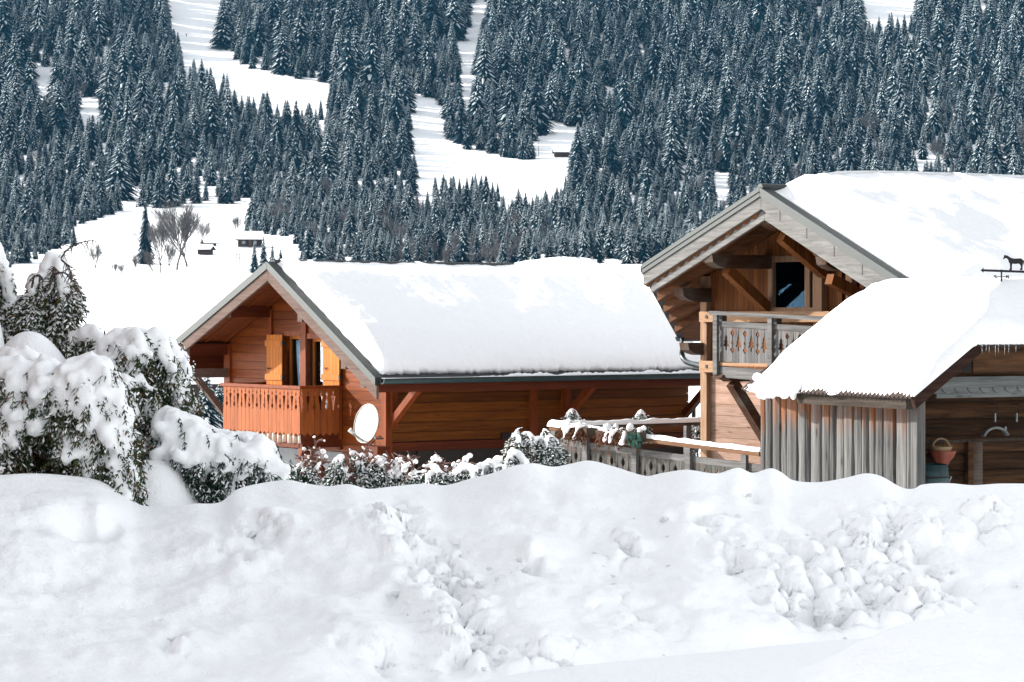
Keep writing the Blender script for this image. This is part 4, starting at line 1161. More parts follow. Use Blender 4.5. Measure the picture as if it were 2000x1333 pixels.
# rake board, eave beam
t = MB(); n = Vector((0, 0, 1))
t.hexa([(vE3+.02, uER-.02, zER-.15), (vE3+.02, uER+.05, zER-.15), (vTop+.1, uER+.05, zTop-.09), (vTop+.1, uER-.02, zTop-.09), (vE3-.02, uER-.02, zER-.01), (vE3-.02, uER+.05, zER-.01), (vTop+.1, uER+.05, zTop+.055), (vTop+.1, uER-.02, zTop+.055)])
t.build('rake_board', M['shed_rake'], roof3)
ua_, _ = H3.hv(1558, 780, vE3+.05); ub_, zb0 = H3.hv(1771, 800, vE3+.05)
def zsl(z, u): return z + esl*(u-ub_)
def shexa(mb, v0, v1, ua, ub, z0, z1): mb.hexa([(v0, ua, zsl(z0, ua)), (v1, ua, zsl(z0, ua)), (v1, ub, zsl(z0, ub)), (v0, ub, zsl(z0, ub)), (v0, ua, zsl(z1, ua)), (v1, ua, zsl(z1, ua)), (v1, ub, zsl(z1, ub)), (v0, ub, zsl(z1, ub))])
t = MB(); shexa(t, vE3+.04, vE3+.16, ub_, ua_, zb0, zb0+.15); t.build('eave_beam', M['shed_beam'], roof3)
# upright slab boards with waney edges
uWL = H3.hv(1484, 850, 0)[0]
t = MB(); rg = random.Random(4); u = -.02; i = 0
ends = []
while u < uWL-.05:
    w_ = rg.choice((.11, .14, .17, .19, .22, .25))*rg.uniform(.9, 1.1); b = min(u+w_, uWL)
    th = rg.uniform(.02, .05); rr = []
    nseg = 9; ztop = zA(0, (u+b)/2) - .06
    f_ = [rg.uniform(-.010, .010) for _ in range(nseg+1)]; g_ = [rg.uniform(-.010, .010) for _ in range(nseg+1)]
    front = []
    for k in range(nseg+1):
        z = ztop*k/nseg
        l, r = u+.004+f_[k], b-.004+g_[k]
        front.append([( .0, l, z), (-th*.8, l+.02, z), (-th*1.25, (l+r)/2+rg.uniform(-.01, .01), z), (-th*.8, r-.02, z), (.0, r, z)])
    n0 = len(t.v)
    for row in front: t.v += row
    for k in range(nseg):
        for j in range(4):
            a = n0+k*5+j; t.f.append((a, a+1, a+6, a+5)); t.m.append(0)
    t.f.append(tuple(n0+nseg*5+j for j in range(5))); t.m.append(0)
    u = b; i += 1
t.build('board_wall', M['shed_z'], R3, smooth_=False)
t = MB(); t.prism([(-.03, 0), (uWL, 0), (uWL, zA(.02, uWL)-.08), (-.03, zA(.02, -.03)-.08)], 'x', .012, .06); t.build('wall_backing', M['shed_beam'], R3)
t = MB(); t.box(-.06, .08, -.14, -.021, 0, zA(0, 0)-.1); t.build('corner_post', M['shed_z'], R3)
# left end wall, back wall and inner log wall
t = MB(); t.box(.062, V3, uWL-.06, uWL, 0, zA(.062, uWL)-.1); t.build('end_wall', M['shed_beam'], R3)
uIn = 1.15
t = MB(); z = 0; k = 0
while z < 3.1:
    h = .235; rr = .12
    pts = [(uIn - .05*(sin(pi*j/6)), z+.008+(h-.016)*j/6) for j in range(7)] + [(uIn+.15, z+h-.008), (uIn+.15, z+.008)]
    t.prism(pts, 'x', .1, V3); z += h
t.build('log_wall', M['log_x'], R3)
t = MB(); t.box(vTop+.05, V3, uER+.1, uER+.14, zH-.36, zH-.02)
t.build('gable_boards', M['log_x'], R3)
va, za = H3.hu(1812, 737, .02); _, zb_ = H3.hu(1905, 768, .02)
t = MB(); n = 16; L = 3.4; poly = []
z1 = H3.hu(1905, 736, .02)[1]; z0 = zb_
for i in range(n):
    a = va+L*i/n; b = va+L*(i+1)/n
    poly.append((a, z0+.085))
    for q in range(1, 8):
        f = q/8; poly.append((a+(b-a)*f, z0+.055-.055*sin(pi*f)))
poly += [(va+L, z0+.085), (va+L, z1), (va+.18, z1), (va-.1, z0+.06)]
t.prism(poly, 'y', -.005, .02); t.build('scalloped_board', M['scallop'], R3)
t = MB(); t.box(va+.15, va+L, .025, .10, z1-.02, zH-.37); t.build('lintel', M['log_x'], R3)
t = MB(); t.box(va+.15, va+L, .022, .045, z0-.06, z0+.1); t.build('backing_board', M['scallop'], R3)
# door post inside
v, z = H3.hu(1900, 900, uIn-.1); t = MB(); t.box(v-.11, v-.02, uIn-.14, uIn-.06, 0, H3.hu(1900, 862, uIn-.1)[1]); t.build('door_post', M['log_x'], R3)
v2 = H3.hu(1912, 900, uIn-.1)[0]; t = MB(); t.box(v-.018, v2+.04, uIn-.13, uIn-.065, 0, H3.hu(1900, 864, uIn-.1)[1]); t.build('door_post', M['brown_x'], R3)
t = MB(); t.box(.1, V3, uIn-.10, uIn-.052, H3.hu(1900, 864, uIn-.1)[1], H3.hu(1900, 858, uIn-.1)[1]); t.build('shelf_rail', M['shed_beam'], R3)
# roof snow: main slope, then the hip side
def smin(a, b, k=.10):
    h = max(0, min(1, .5+.5*(b-a)/k)); return b*(1-h)+a*h-k*h*(1-h)
def zS(v, u): return smin(smin(zA(v, u), zB(v, u), .08), zA(vP, u)+.01, .04)
def baseA(s, t_):
    v = vE3 + (V3-vE3)*(t_*.62 if t_ < .6 else .372+(t_-.6)*1.57)
    ff = smooth(0, .04, t_)
    u = uER-.03 + (uEL-uER+.01)*s
    v += (1-ff)*(.06*noise.noise(Vector((u*3, 8, 0))) - .02 - .16*math.exp(-((u-(uEL-.62))/.34)**2))
    return (v, u, min(zS(v, u)+.02, zA(v, u)+.01))
def thickA(s, t_, p):
    v, u = p.x, p.y
    e = (.30+.70*smooth(0, .16, t_))*smooth(0, .012, t_)**.5 * (.12+.88*smooth(1, .90, s))*smooth(1, .99, s)**.5
    rs = smooth(0, .03, s)**.5
    h = .25 + .04*fbm(Vector((v*.7, u*.7, 3)), 3) + .012*fbm(Vector((v*4, u*4, 7)), 3)
    hl = h*e*rs*(.30 + .70*smooth(vP+.05, vP-.7, v))*(1-.35*math.exp(-((u-uP)**2+(v-vP)**2)/.12))
    return max(.015, hl)
snow_sheet('roof_snow', R3, baseA, thickA, 100, 110)
# lobes of snow hanging over the eave at the left
balls = []
rg = random.Random(9)
for px, py, r in ((1462, 757, .05), (1490, 765, .10), (1492, 776, .07), (1503, 770, .09), (1520, 766, .10), (1528, 776, .07), (1536, 766, .10), (1547, 768, .08), (1550, 777, .05), (1510, 777, .06), (1475, 760, .07), (1560, 762, .08)):
    u, z = H3.hv(px, py, vE3-.02); balls.append(((vE3-.02, u, z+.02), r)); balls.append(((vE3+.12, u, z+.12), r*1.3))
snow_blobs('snow_lobe', R3, balls, .03, M['roof_snow'], 5)
# icicles
for px, ln in ((1918, .10), (1926, .07), (1932, .09), (1944, .13), (1950, .09), (1962, .12), (1970, .10), (1984, .08)):
    v, z = H3.hu(px, 676, uER-.04)
    t = MB(); t.tube([(v, uER-.04, z+.02), (v, uER-.04, z-ln*.5), (v, uER-.04, z-ln)], [.008, .005, .001], 6); t.build('icicle', M['ice'], R3)

# weather vane -----------------------------------------------------------
wD = (H3.R.transposed() @ Vector((vP, uP, zP)) + H3.o).y
wv0 = P(1956, 552, wD)
WV = empty('weather_vane', wv0 - Vector((0, 0, .0)), 0, 'black iron weather vane with a horse and arrow on the snowy shed peak', 'weather vane')
def wl(px, py): return P(px, py, wD) - wv0
t = MB(); t.tube([(0, 0, -.25), wl(1956, 527)], .011, 8); t.build('pole', M['iron'], WV)
t = MB(); t.beam(wl(1921, 528.5), wl(2006, 531.5), .02, .03); t.build('arrow_shaft', M['iron'], WV)
def flat(mb, pts, th=.012):
    y = 0; n = len(pts); a = [wl(*p) for p in pts]
    mb.add([(p.x, -th/2, p.z) for p in a] + [(p.x, th/2, p.z) for p in a], [tuple(range(n))[::-1], tuple(range(n, 2*n))] + [(i, (i+1) % n, n+(i+1) % n, n+i) for i in range(n)])
t = MB(); flat(t, [(1915, 528.5), (1921, 523.5), (1921, 533)]); t.build('arrow_head', M['iron'], WV)
t = MB(); flat(t, [(2004, 525), (2012, 521), (2009, 531), (2012, 541), (2004, 537)]); t.build('arrow_tail', M['iron'], WV)
hz = [(775,370),(790,366),(840,380),(900,420),(960,435),(1040,430),(1080,428),(1110,445),(1140,470),(1150,540),(1135,545),(1125,500),(1118,570),(1112,622),(1118,650),(1060,650),(1085,600),(1080,560),(1045,525),(990,535),(925,528),(918,570),(918,648),(866,648),(885,600),(880,530),(860,500),(850,460),(825,430),(795,425),(765,448),(752,440),(765,410)]
t = MB(); flat(t, [(1880+x/9.525, 460+y/9.525) for x, y in hz]); t.build('horse_figure', M['iron'], WV)
t = MB(); t.beam(wl(1944, 541.5), wl(1968, 541.2), .012, .014); t.tube([Vector((0, -.2, 0))+wl(1956, 541.3), Vector((0, .2, 0))+wl(1956, 541.3)], .006, 6); t.build('compass_arms', M['iron'], WV)
t = MB()
for a, b in (((1966, 544), (1966, 538)), ((1966, 538), (1970, 544)), ((1970, 544), (1970, 538))): t.beam(wl(*a), wl(*b), .01, .012)
for a, b in (((1946, 538.6), (1942, 538.6)), ((1942, 538.6), (1942, 541)), ((1942, 541), (1946, 541)), ((1946, 541), (1946, 543.6)), ((1946, 543.6), (1942, 543.6))): t.beam(wl(*a), wl(*b), .01, .01)
t.build('compass_letters', M['iron'], WV)

# things on the shed wall ---------------------------------------------------
def hin(px, py, u): h = H3.hit(px, py, (0, u, 0), (0, 1, 0)); return H3.R.transposed() @ h + H3.o
c = hin(1840, 893, uIn-.24)
PL = empty('wall_planter', c, 0, 'terracotta fluted wall planter hanging on the dark log wall', 'planter')
t = MB(); seg, prof = 48, [(.02, -.34), (.035, -.30), (.05, -.22), (.075, -.12), (.10, -.06), (.15, 0.0), (.17, .05), (.185, .085), (.17, .085), (.14, .03)]
for r, z in prof:
    for k in range(seg):
        a = 2*pi*k/seg; rr = r*(1+.07*abs(sin(3*a))*(1 if z > -.1 else .2)); t.v.append((rr*cos(a), rr*sin(a)*.8, z))
for i in range(len(prof)-1):
    for k in range(seg): a, b = i*seg+k, i*seg+(k+1) % seg; t.f.append((a, b, b+seg, a+seg))
t.f.append(tuple(range(seg))[::-1]); t.f.append(tuple((len(prof)-1)*seg+k for k in range(seg))); t.m = [0]*len(t.f)
t.build('bowl', M['terra'], PL, smooth_=True)
t = MB(); t.tube([(0, .02, -.34), (.01, .0, -.42), (-.02, 0, -.5), (-.05, 0, -.56)], [.03, .022, .016, .012], 8); t.build('stem', M['terra'], PL, smooth_=True)
t = MB(); t.tube([(.10, -.02, -.40), (.09, -.03, -.33), (.12, -.03, -.26)], .008, 6); t.build('hook', M['white_plastic'], PL)
bk = hin(1838, 889, uIn-.24)
BK = empty('basket', bk, 0, 'small round wicker basket with a hoop handle set in the terracotta planter', 'basket')
t = MB(); prof = [(.02, 0), (.10, .0), (.13, .06), (.145, .10), (.15, .115), (.13, .11), (.11, .05)]
for r, z in prof:
    for k in range(32):
        a = 2*pi*k/32; t.v.append((r*cos(a), r*sin(a)*.85, z+.004*sin(k*4)))
for i in range(len(prof)-1):
    for k in range(32): a, b = i*32+k, i*32+(k+1) % 32; t.f.append((a, b, b+32, a+32))
t.f.append(tuple(range(32))[::-1]); t.f.append(tuple((len(prof)-1)*32+k for k in range(32))); t.m = [0]*len(t.f)
t.build('body', M['wicker'], BK, smooth_=True)
t = MB(); t.tube([(.115*cos(a), 0, .09+.13*sin(a)) for a in np.linspace(0, pi, 17)], .014, 8); t.build('handle', M['wicker'], BK, smooth_=True)
for i, px in enumerate((1942, 1984)):
    h0 = hin(px, 790, uIn-.1)
    HK = empty('tool_hook', h0, H3.th, ('left' if i == 0 else 'right') + ' one of two steel hooks on the dark log wall under the scalloped board', 'hook', 'steel hooks on the shed log wall')
    t = MB(); t.tube([(-.04, .05, 0), (.0, -.04, 0), (.02, -.05, -.01), (.02, -.05, -.10), (.02, -.03, -.11), (.0, -.03, -.12)], .008, 6); t.build('arm', M['iron'], HK)
    t = MB(); t.box(-.035, -.015, -.055, -.035, -.24, -.12); t.build('handle', M['galv'], HK)
t = MB(); cpt = hin(1964, 838, uIn-.1); t.box(-.012, .012, -.02, .02, -.04, .03)
o_ = one('wall_peg', t, M['galv'], 'short steel peg between the two hooks on the log wall', 'peg'); o_.location = cpt
t = MB()
arc = []
for a in np.linspace(radians(18), radians(162), 25): arc.append((.24*cos(a), .17*sin(a)))
arc += [(x*.86, z*.86-.006) for x, z in reversed(arc)]
t.prism(arc, 'y', -.03, .03)
o_ = one('arched_yoke', t, M['scallop'], 'grey wooden arched yoke hung above the shelf rail in the shed', 'yoke'); o_.location = hin(1944, 858, uIn-.12); o_.rotation_euler = (0, 0, H3.th)
bc = hin(1812, 960, uIn-.55)
BR = empty('barrel', bc, 0, 'dark teal painted barrel standing by the grey corner post in the shed', 'barrel')
t = MB(); prof = [(.25, -.7), (.28, -.5), (.30, -.2), (.29, .1), (.26, .36), (.24, .36), (.24, .34)]
for r, z in prof:
    for k in range(32): a = 2*pi*k/32; t.v.append((r*cos(a), r*sin(a), z))
for i in range(len(prof)-1):
    for k in range(32): a, b = i*32+k, i*32+(k+1) % 32; t.f.append((a, b, b+32, a+32))
t.f.append(tuple(range(32))[::-1]); t.f.append(tuple((len(prof)-1)*32+k for k in range(32))); t.m = [0]*len(t.f)
t.build('staves', M['teal'], BR, smooth_=True)
for z, r in ((.2, .285), (-.1, .305)):
    t = MB(); t.tube([(r*cos(a), r*sin(a), z) for a in np.linspace(0, 2*pi, 33)], .012, 6, cap=False); t.build('hoop', M['iron'], BR)

#==PLANTS==
# ------------------------------------------------------------------ snow-laden garden conifers and shrubs
def laden(name, px, py, D, rx, h, label, group=None, seed=0, drapes=16, snow=1.0, sprays=900, lean=0.0, voxel=None, mat='thuja', base=None, ry=None, tend=1.15, flat=1.0, cover=.5, spr_len=.24, fw=.021, pw=.42, tops=(), cat='conifer'):
    """bush under snow: apex at photo point (px,py), half-width rx and height h in metres"""
    rg = random.Random(seed); ap = P(px, py, D); ry = ry or rx
    gz = base if base is not None else ap.z - h - .3
    root = empty(name, (ap.x, ap.y, gz), 0, label, cat, group)
    H0 = ap.z - gz
    tr = MB()
    tr.tube([(0, 0, 0), (.03, 0, H0*.5), (lean*.3, 0, H0*.86)], [.07*rx+.02, .05*rx+.015, .012], 8); tr.build('trunk', M['bark'], root)
    balls = []; fol = MB()
    dr = []
    for k in range(drapes):
        phi = 2*pi*(k + rg.uniform(-.3, .3))/drapes
        if tops:
            tx, tz = rg.choice(tops)
        else: tx, tz = 0, 0
        te = rg.uniform(.75, tend) if k % 4 else rg.uniform(.5, .8)
        n = max(8, int(14*te)); path = []
        rr = rg.uniform(.85, 1.05); wob = rg.uniform(0, 10)
        for i in range(n+1):
            t = te*i/n
            r = sin(min(t, 1.0)*pi/2)**.9 * rr
            z = cos(min(t, 1.0)*pi/2)**flat - max(0, t-1.0)*1.2
            x = tx*(1-.4*t) + r*rx*cos(phi + .25*sin(wob+t*4)) + lean*(1-z)*0 + lean*t*.5
            y = r*ry*sin(phi + .25*sin(wob+t*4))
            path.append(Vector((x, y, H0 - h + h*z + tz*(1-t))))
        dr.append((path, te))
        thin = rg.uniform(.6, 1.15)
        for i, p in enumerate(path):
            f = i/n
            if rg.random() < .06 + .16*f: continue
            rad = snow*thin*rx*(.15 - .06*f)*(1 + .6*noise.noise(p*4 + Vector((seed, 0, 0))))
            rad = max(rad, .02)
            balls.append((p + Vector((0, 0, rad*.35)), rad))
            if rg.random() < .5: balls.append((p + Vector((rg.uniform(-1, 1)*rad, rg.uniform(-1, 1)*rad, -rad*.3)), rad*rg.uniform(.4, .8)))
            if rg.random() < .3: balls.append((p + Vector((rg.uniform(-1, 1)*rad*1.6, rg.uniform(-1, 1)*rad*1.6, -rad*rg.uniform(.5, 1.6))), rad*rg.uniform(.25, .5)))
    for k in range(int(sprays*1.35)):
        path, te = rg.choice(dr); p = rg.choice(path[1:])
        c = Vector((0, 0, p.z)); out = Vector((p.x-lean*.3, p.y, 0)); 
        depth = rg.random()**1.5
        q = Vector((p.x*(1-.45*depth), p.y*(1-.45*depth), p.z - .03 - depth*.12*h))
        if out.length > 1e-4: out.normalize()
        q += Vector((rg.uniform(-.14, .14)*rx, rg.uniform(-.14, .14)*rx, rg.uniform(-.12, 0)*h))
        spray(fol, q, out*rg.uniform(.2, 1.0) + Vector((rg.uniform(-.5, .5), rg.uniform(-.5, .5), rg.uniform(-1.2, -.2))), spr_len*rg.uniform(.6, 1.3), 4, fw, .55, .75, rg, pw)
    # powder caught in the foliage
    for k in range(int(sprays*.05*snow)):
        path, te = rg.choice(dr); p = rg.choice(path[2:]) if len(path) > 3 else path[-1]
        s_ = rg.uniform(.95, 1.05)
        balls.append((Vector((p.x*s_, p.y*s_, p.z - rg.uniform(.02, .22)*h)) + Vector((rg.uniform(-.1, .1), rg.uniform(-.1, .1), 0))*rx, rg.uniform(.018, .05)*max(.6, rx)))
    fol.build('foliage', [M[mat], M['snow']], root, recalc=False)
    snow_blobs('snow_load', root, balls, voxel or max(.02, rx*.035), seed=seed)
    return root, H0

CON = []
G1 = 'garden conifers bowed under snow behind the bank'
CON.append(laden('conifer', -25, 478, 24.5, .30, 1.3, 'snow buried conifer half out of view left of the bowed one above the white drift', G1, 1, 14, 2.2, 500, pw=.6, base=-1.4)[0])
CON.append(laden('conifer', 104, 508, 24.0, .25, .85, 'bowed conifer with drooping bare snowy twig tips standing above the white drift', G1, 2, 16, 1.7, 1100, pw=.6, base=-1.3, tops=((0, 0), (-.16, -.22), (.06, -.12)), tend=1.05)[0])
def boughs(name, D, arcs, label, group, seed, gz, sprays=3000, fill=(), spr=.19, fw=.017, pw=.34, mat='thuja', tips=()):
    """conifer bent under snow: every bough is an arc (photo points) with its own distance, snow on top and sprays hanging below"""
    rg = random.Random(seed)
    cx = sum(p[0] for a in arcs for p in a[0])/sum(len(a[0]) for a in arcs)
    o = P(cx, 900, D); root = empty(name, (o.x, D+.35, gz), 0, label, 'conifer', group); org = root.location.copy()
    balls = []; fol = MB(); lines = []
    back = [([(x + rg.uniform(-14, 14), y + rg.uniform(0, 26)) for x, y in pts], dd + rg.uniform(.55, 1.1), r*.9) for pts, dd, r in arcs]
    for bi, (pts, dd, r) in enumerate(list(arcs) + back):
        fine = []
        n = max(6, int(sum(sqrt((a[0]-b[0])**2+(a[1]-b[1])**2) for a, b in zip(pts, pts[1:]))/7))
        for k in range(n+1):
            f = k/n*(len(pts)-1); q = min(int(f), len(pts)-2); g = f-q
            p0, p1, p2, p3 = pts[max(q-1, 0)], pts[q], pts[q+1], pts[min(q+2, len(pts)-1)]
            c = [.5*((2*b) + (-a+c_)*g + (2*a-5*b+4*c_-d)*g*g + (-a+3*b-3*c_+d)*g**3) for a, b, c_, d in zip(p0, p1, p2, p3)]
            fine.append(P(c[0], c[1], D + dd - .12*sin(pi*k/n)) - org)
        lines.append(fine)
        for k, p in enumerate(fine):
            f = k/n; rad = r*(1.1-.5*f)*(1+.75*noise.noise(p*5 + Vector((seed, bi, 0))))*.0047
            rad = max(.022, rad)
            if rg.random() < .08 + .10*f: continue
            balls.append((p - Vector((0, 0, rad*.4)), rad))
            for _ in range(2):
                if rg.random() < .55: balls.append((p + Vector((rg.uniform(-1, 1)*rad*1.1, rg.uniform(-1, .6)*rad*1.3, -rad*rg.uniform(.2, 1.7))), rad*rg.uniform(.35, .75)))
    # trunk and limbs
    tr = MB(); top = max((l[0] for l in lines), key=lambda p: p.z)
    tr.tube([(0, 0, 0), (top.x*.3, top.y*.5, top.z*.5), tuple(top - Vector((0, 0, .08)))], [.06, .04, .015], 8)
    for l in lines:
        tr.tube([p - Vector((0, -.01, .05)) for p in l[::2]], [.014*(1-.7*k/len(l[::2]))+.004 for k in range(len(l[::2]))], 5)
    tr.build('trunk', M['bark'], root)
    for k in range(sprays):
        l = rg.choice(lines); p = rg.choice(l)
        q = p + Vector((rg.gauss(0, .06), rg.uniform(-.10, .22), -rg.random()**1.4*.34))
        spray(fol, q, Vector((rg.uniform(-.7, .7), rg.uniform(-.8, .3), rg.uniform(-1.3, -.1))), spr*rg.uniform(.5, 1.3), 4, fw, .6, .7, rg, pw)
        if rg.random() < .10: balls.append((q, rg.uniform(.016, .05)))
    for (x0, y0, x1, y1, dd, m) in fill:
        for k in range(int(m*1.7)):
            q = P(rg.uniform(x0, x1), rg.uniform(y0, y1), D+dd+rg.uniform(-.15, .3)) - org
            spray(fol, q, Vector((rg.uniform(-.6, .6), rg.uniform(-.7, .2), rg.uniform(-1.2, -.1))), spr*rg.uniform(.6, 1.3), 4, fw, .6, .7, rg, pw*.45)
    for pts in tips:                                     # bare green tips hanging free
        ps = [P(x, y, D-.25) - org for x, y in pts]
        for a, b in zip(ps, ps[1:]):
            for k in range(14):
                q = a.lerp(b, rg.random()); spray(fol, q + Vector((rg.gauss(0, .015), rg.uniform(-.05, .05), 0)), (b-a).normalized() + Vector((rg.uniform(-.7, .7), rg.uniform(-.5, .2), 0)), .13, 3, .017, .5, .7, rg, .12)
    fol.build('foliage', [M[mat], M['snow']], root, recalc=False)
    snow_blobs('snow_load', root, balls, .024, seed=seed)
    return root
boughs('conifer', 20.7, [
    ([(-60, 735), (-10, 716), (40, 705), (85, 706), (120, 722)], .1, 24), ([(-50, 690), (10, 690), (45, 684), (68, 696), (88, 735)], .35, 22),
    ([(48, 806), (70, 775), (100, 745), (140, 715), (180, 702), (215, 722), (238, 770)], -.1, 25), ([(180, 704), (205, 730), (222, 775), (240, 815), (252, 850)], -.2, 24),
    ([(60, 770), (38, 800), (22, 835), (10, 868)], -.05, 34), ([(-30, 745), (-10, 790), (0, 850), (5, 880)], .1, 34), ([(110, 742), (128, 765), (135, 800), (132, 830)], -.2, 20),
    ([(150, 722), (165, 755), (176, 790), (190, 825), (196, 850)], -.25, 24), ([(200, 800), (222, 830), (236, 865), (246, 910), (254, 945)], -.25, 20), ([(130, 838), (150, 862), (166, 890), (176, 925)], -.2, 22),
    ([(172, 850), (185, 875), (192, 905), (205, 935)], -.2, 20), ([(20, 720), (30, 750), (28, 785)], -.05, 22), ([(80, 722), (66, 740), (60, 770)], -.1, 22), ([(-40, 800), (-20, 850), (-15, 900)], -.1, 30), ([(210, 890), (228, 915), (240, 950), (258, 985)], -.3, 15)],
    'large sprawling conifer with boughs arching under thick snow at the left end of bank', G1, 3, -.8, 4200, ((0, 860, 130, 930, .3, 700), (60, 780, 190, 900, .35, 700), (-40, 760, 60, 900, .5, 300), (150, 800, 240, 930, .35, 400)), tips=(((248, 895), (262, 930), (270, 985)), ((215, 940), (240, 975), (258, 1000)), ((238, 900), (245, 935))))
boughs('conifer', 22.6, [
    ([(186, 705), (200, 676), (230, 655), (268, 646), (305, 652), (338, 672), (360, 712), (366, 765), (362, 815)], .1, 22), ([(225, 657), (200, 690), (186, 725)], -.1, 22), ([(262, 650), (276, 684), (272, 716)], -.25, 15),
    ([(240, 660), (238, 690), (246, 716)], -.2, 14), ([(300, 655), (326, 694), (342, 742), (350, 795)], -.15, 17), ([(208, 735), (238, 765), (258, 806), (272, 850)], -.35, 20), ([(288, 785), (306, 815), (312, 862), (318, 890)], -.3, 18),
    ([(205, 705), (228, 728), (244, 750)], -.3, 18), ([(330, 690), (352, 740), (358, 800)], -.05, 16), ([(250, 720), (282, 750), (300, 785)], -.35, 10), ([(150, 655), (175, 640), (196, 655), (210, 690)], .35, 17), ([(262, 850), (282, 870), (292, 905)], -.4, 18)],
    'domed conifer with long hanging sprays and snow curtains left of the orange chalet', G1, 4, -1.0, 3600, ((215, 690, 340, 800, .3, 900), (225, 780, 320, 880, .2, 500)))
boughs('conifer', 21.9, [
    ([(322, 806), (360, 815), (408, 834), (455, 846), (500, 858), (530, 885), (546, 935)], .1, 20), ([(342, 812), (334, 850), (346, 890), (372, 930)], -.15, 24), ([(378, 826), (392, 862), (408, 905)], -.2, 20), ([(430, 846), (436, 885), (430, 940)], -.25, 13),
    ([(505, 864), (478, 895), (455, 935), (446, 965)], -.25, 19), ([(522, 880), (538, 910), (542, 955)], -.1, 19), ([(360, 850), (382, 885), (398, 935)], -.25, 18), ([(455, 850), (468, 880), (462, 905)], -.2, 15), ([(330, 830), (322, 860), (330, 900)], 0, 20), ([(488, 870), (505, 905), (520, 945)], -.15, 12)],
    'low spreading conifer with dark green gaps under snow below the carved balcony', G1, 7, -.8, 2200, ((390, 850, 520, 960, .3, 900), (340, 850, 420, 960, .3, 350)), mat='needle')

# lone bare twig arching over the meadow from the bowed conifer, part of it
def bare_twigs(root, arcs, seed):
    rg = random.Random(seed); t = MB()
    for pts in arcs:
        pts = [Vector(p) for p in pts]; fine = []
        for i in range(13):
            f = i/12*(len(pts)-1); k = min(int(f), len(pts)-2); fine.append(pts[k].lerp(pts[k+1], f-k))
        for _ in range(2): fine = [fine[0]] + [(fine[i-1]+fine[i]*2+fine[i+1])/4 for i in range(1, 12)] + [fine[-1]]
        t.tube(fine, [.008*(1-.7*i/12)+.002 for i in range(13)], 5)
        for i in range(3, 13):
            for q in range(2):
                d = (Vector((rg.uniform(-1, 1), rg.uniform(-1, 1), rg.uniform(-1.3, .1)))).normalized(); e = fine[i] + d*rg.uniform(.05, .14)
                t.tube([fine[i], (fine[i]+e)/2 + Vector((0, 0, .012)), e], [.005, .004, .002], 4)
    t.build('bare_twigs', M['bark'], root)
def arc(root, *ps): return [P(x, y, D) - root.location for x, y, D in ps]
bare_twigs(CON[1], [arc(CON[1], (110, 520, 24), (128, 490, 23.9), (150, 476, 23.8), (180, 469, 23.7)), arc(CON[1], (100, 540, 23.6), (125, 530, 23.5), (142, 548, 23.4), (155, 568, 23.4)), arc(CON[1], (62, 562, 23.6), (66, 540, 23.5), (78, 536, 23.5), (84, 550, 23.5)),
    arc(CON[1], (97, 560, 23.5), (104, 530, 23.4), (106, 522, 23.4)), arc(CON[1], (120, 508, 23.6), (134, 520, 23.5), (140, 540, 23.5))], 5)
# lone bare twig arching over the meadow from the bowed conifer, part of it
def twig_plant(px, py, D, h, label, seed, group, n=7, snowy=.5, wid=.35, drop=0):
    """thin upright shrub of reddish twigs carrying bits of snow"""
    rg = random.Random(seed); b = P(px, py, D) - Vector((0, 0, h))
    root = empty('twig_shrub', b, 0, label, 'shrub', group)
    t = MB(); balls = []
    for k in range(n):
        a = rg.uniform(0, 2*pi); L = h*rg.uniform(.55, 1.05); s = rg.uniform(.15, 1.0)*wid
        pts = []
        for i in range(9):
            f = i/8; curl = f**2.5*rg.uniform(.9, 1.1)
            pts.append(Vector((s*cos(a)*f*h + .05*curl*h, s*sin(a)*f*h, L*(f - .22*curl))))
        t.tube(pts, [.016*(1-.75*i/8)+.007 for i in range(9)], 5)
        for i in range(3, 9):
            for q in range(3):
                d = Vector((rg.uniform(-1, 1), rg.uniform(-1, 1), rg.uniform(-.3, .7))).normalized()
                e = pts[i] + d*rg.uniform(.05, .16)
                t.tube([pts[i], (pts[i]+e)/2 + Vector((0, 0, .015)), e], [.010, .008, .007], 4)
                if rg.random() < snowy*.6: balls.append((e, rg.uniform(.018, .04)))
            if rg.random() < snowy: balls.append((pts[i] + Vector((0, 0, .012)), rg.uniform(.016, .045)*(1.2-.5*i/8)))
    t.build('twigs', M['twig'], root)
    if balls: snow_blobs('snow_load', root, balls, .016, seed=seed)
    return root
G2 = 'garden shrubs along the front of the orange chalet'
def shrub(px, py, D, rx, h, label, seed, **k):
    kw = dict(drapes=8, snow=.85, sprays=300, mat='needle', spr_len=.2, fw=.02, base=-1.6, cat='shrub', tops=((0, 0), (.4*rx, -.15*h), (-.4*rx, -.2*h))); kw.update(k)
    laden('shrub', px, py, D, rx, h, label, G2, seed, **kw)
shrub(598, 900, 31, .17, .34, 'small sparse shrub in front of the post below the balcony', 21, snow=.7)
shrub(683, 880, 30, .20, .42, 'snowy shrub below the satellite dish beside the brown diagonal brace', 22, snow=.75)
shrub(738, 895, 30, .21, .38, 'pointed snow laden shrub right under the satellite dish', 23, tops=((0, 0), (.1, -.08)))
shrub(775, 908, 30, .16, .26, 'round snow covered shrub between the dish and the yellow shutter', 24)
shrub(843, 912, 29, .18, .26, 'round shrub with a dark green middle in front of the yellow shutter', 25, snow=.85)
shrub(905, 910, 29, .22, .22, 'low snow pillow shrub left of the long snowy hedge clump', 26, snow=1.2)
shrub(955, 905, 29.5, .24, .24, 'long low snowy hedge clump in front of the brown long wall', 27, snow=1.2)
shrub(1000, 885, 30, .22, .34, 'snow heaped shrub at the foot of the tall feathery cypress', 28, snow=1.2)
shrub(1018, 836, 33, .17, .50, 'tall feathery cypress with a round white snow cap left of the terrace railing', 29, snow=.8, sprays=900, mat='thuja')
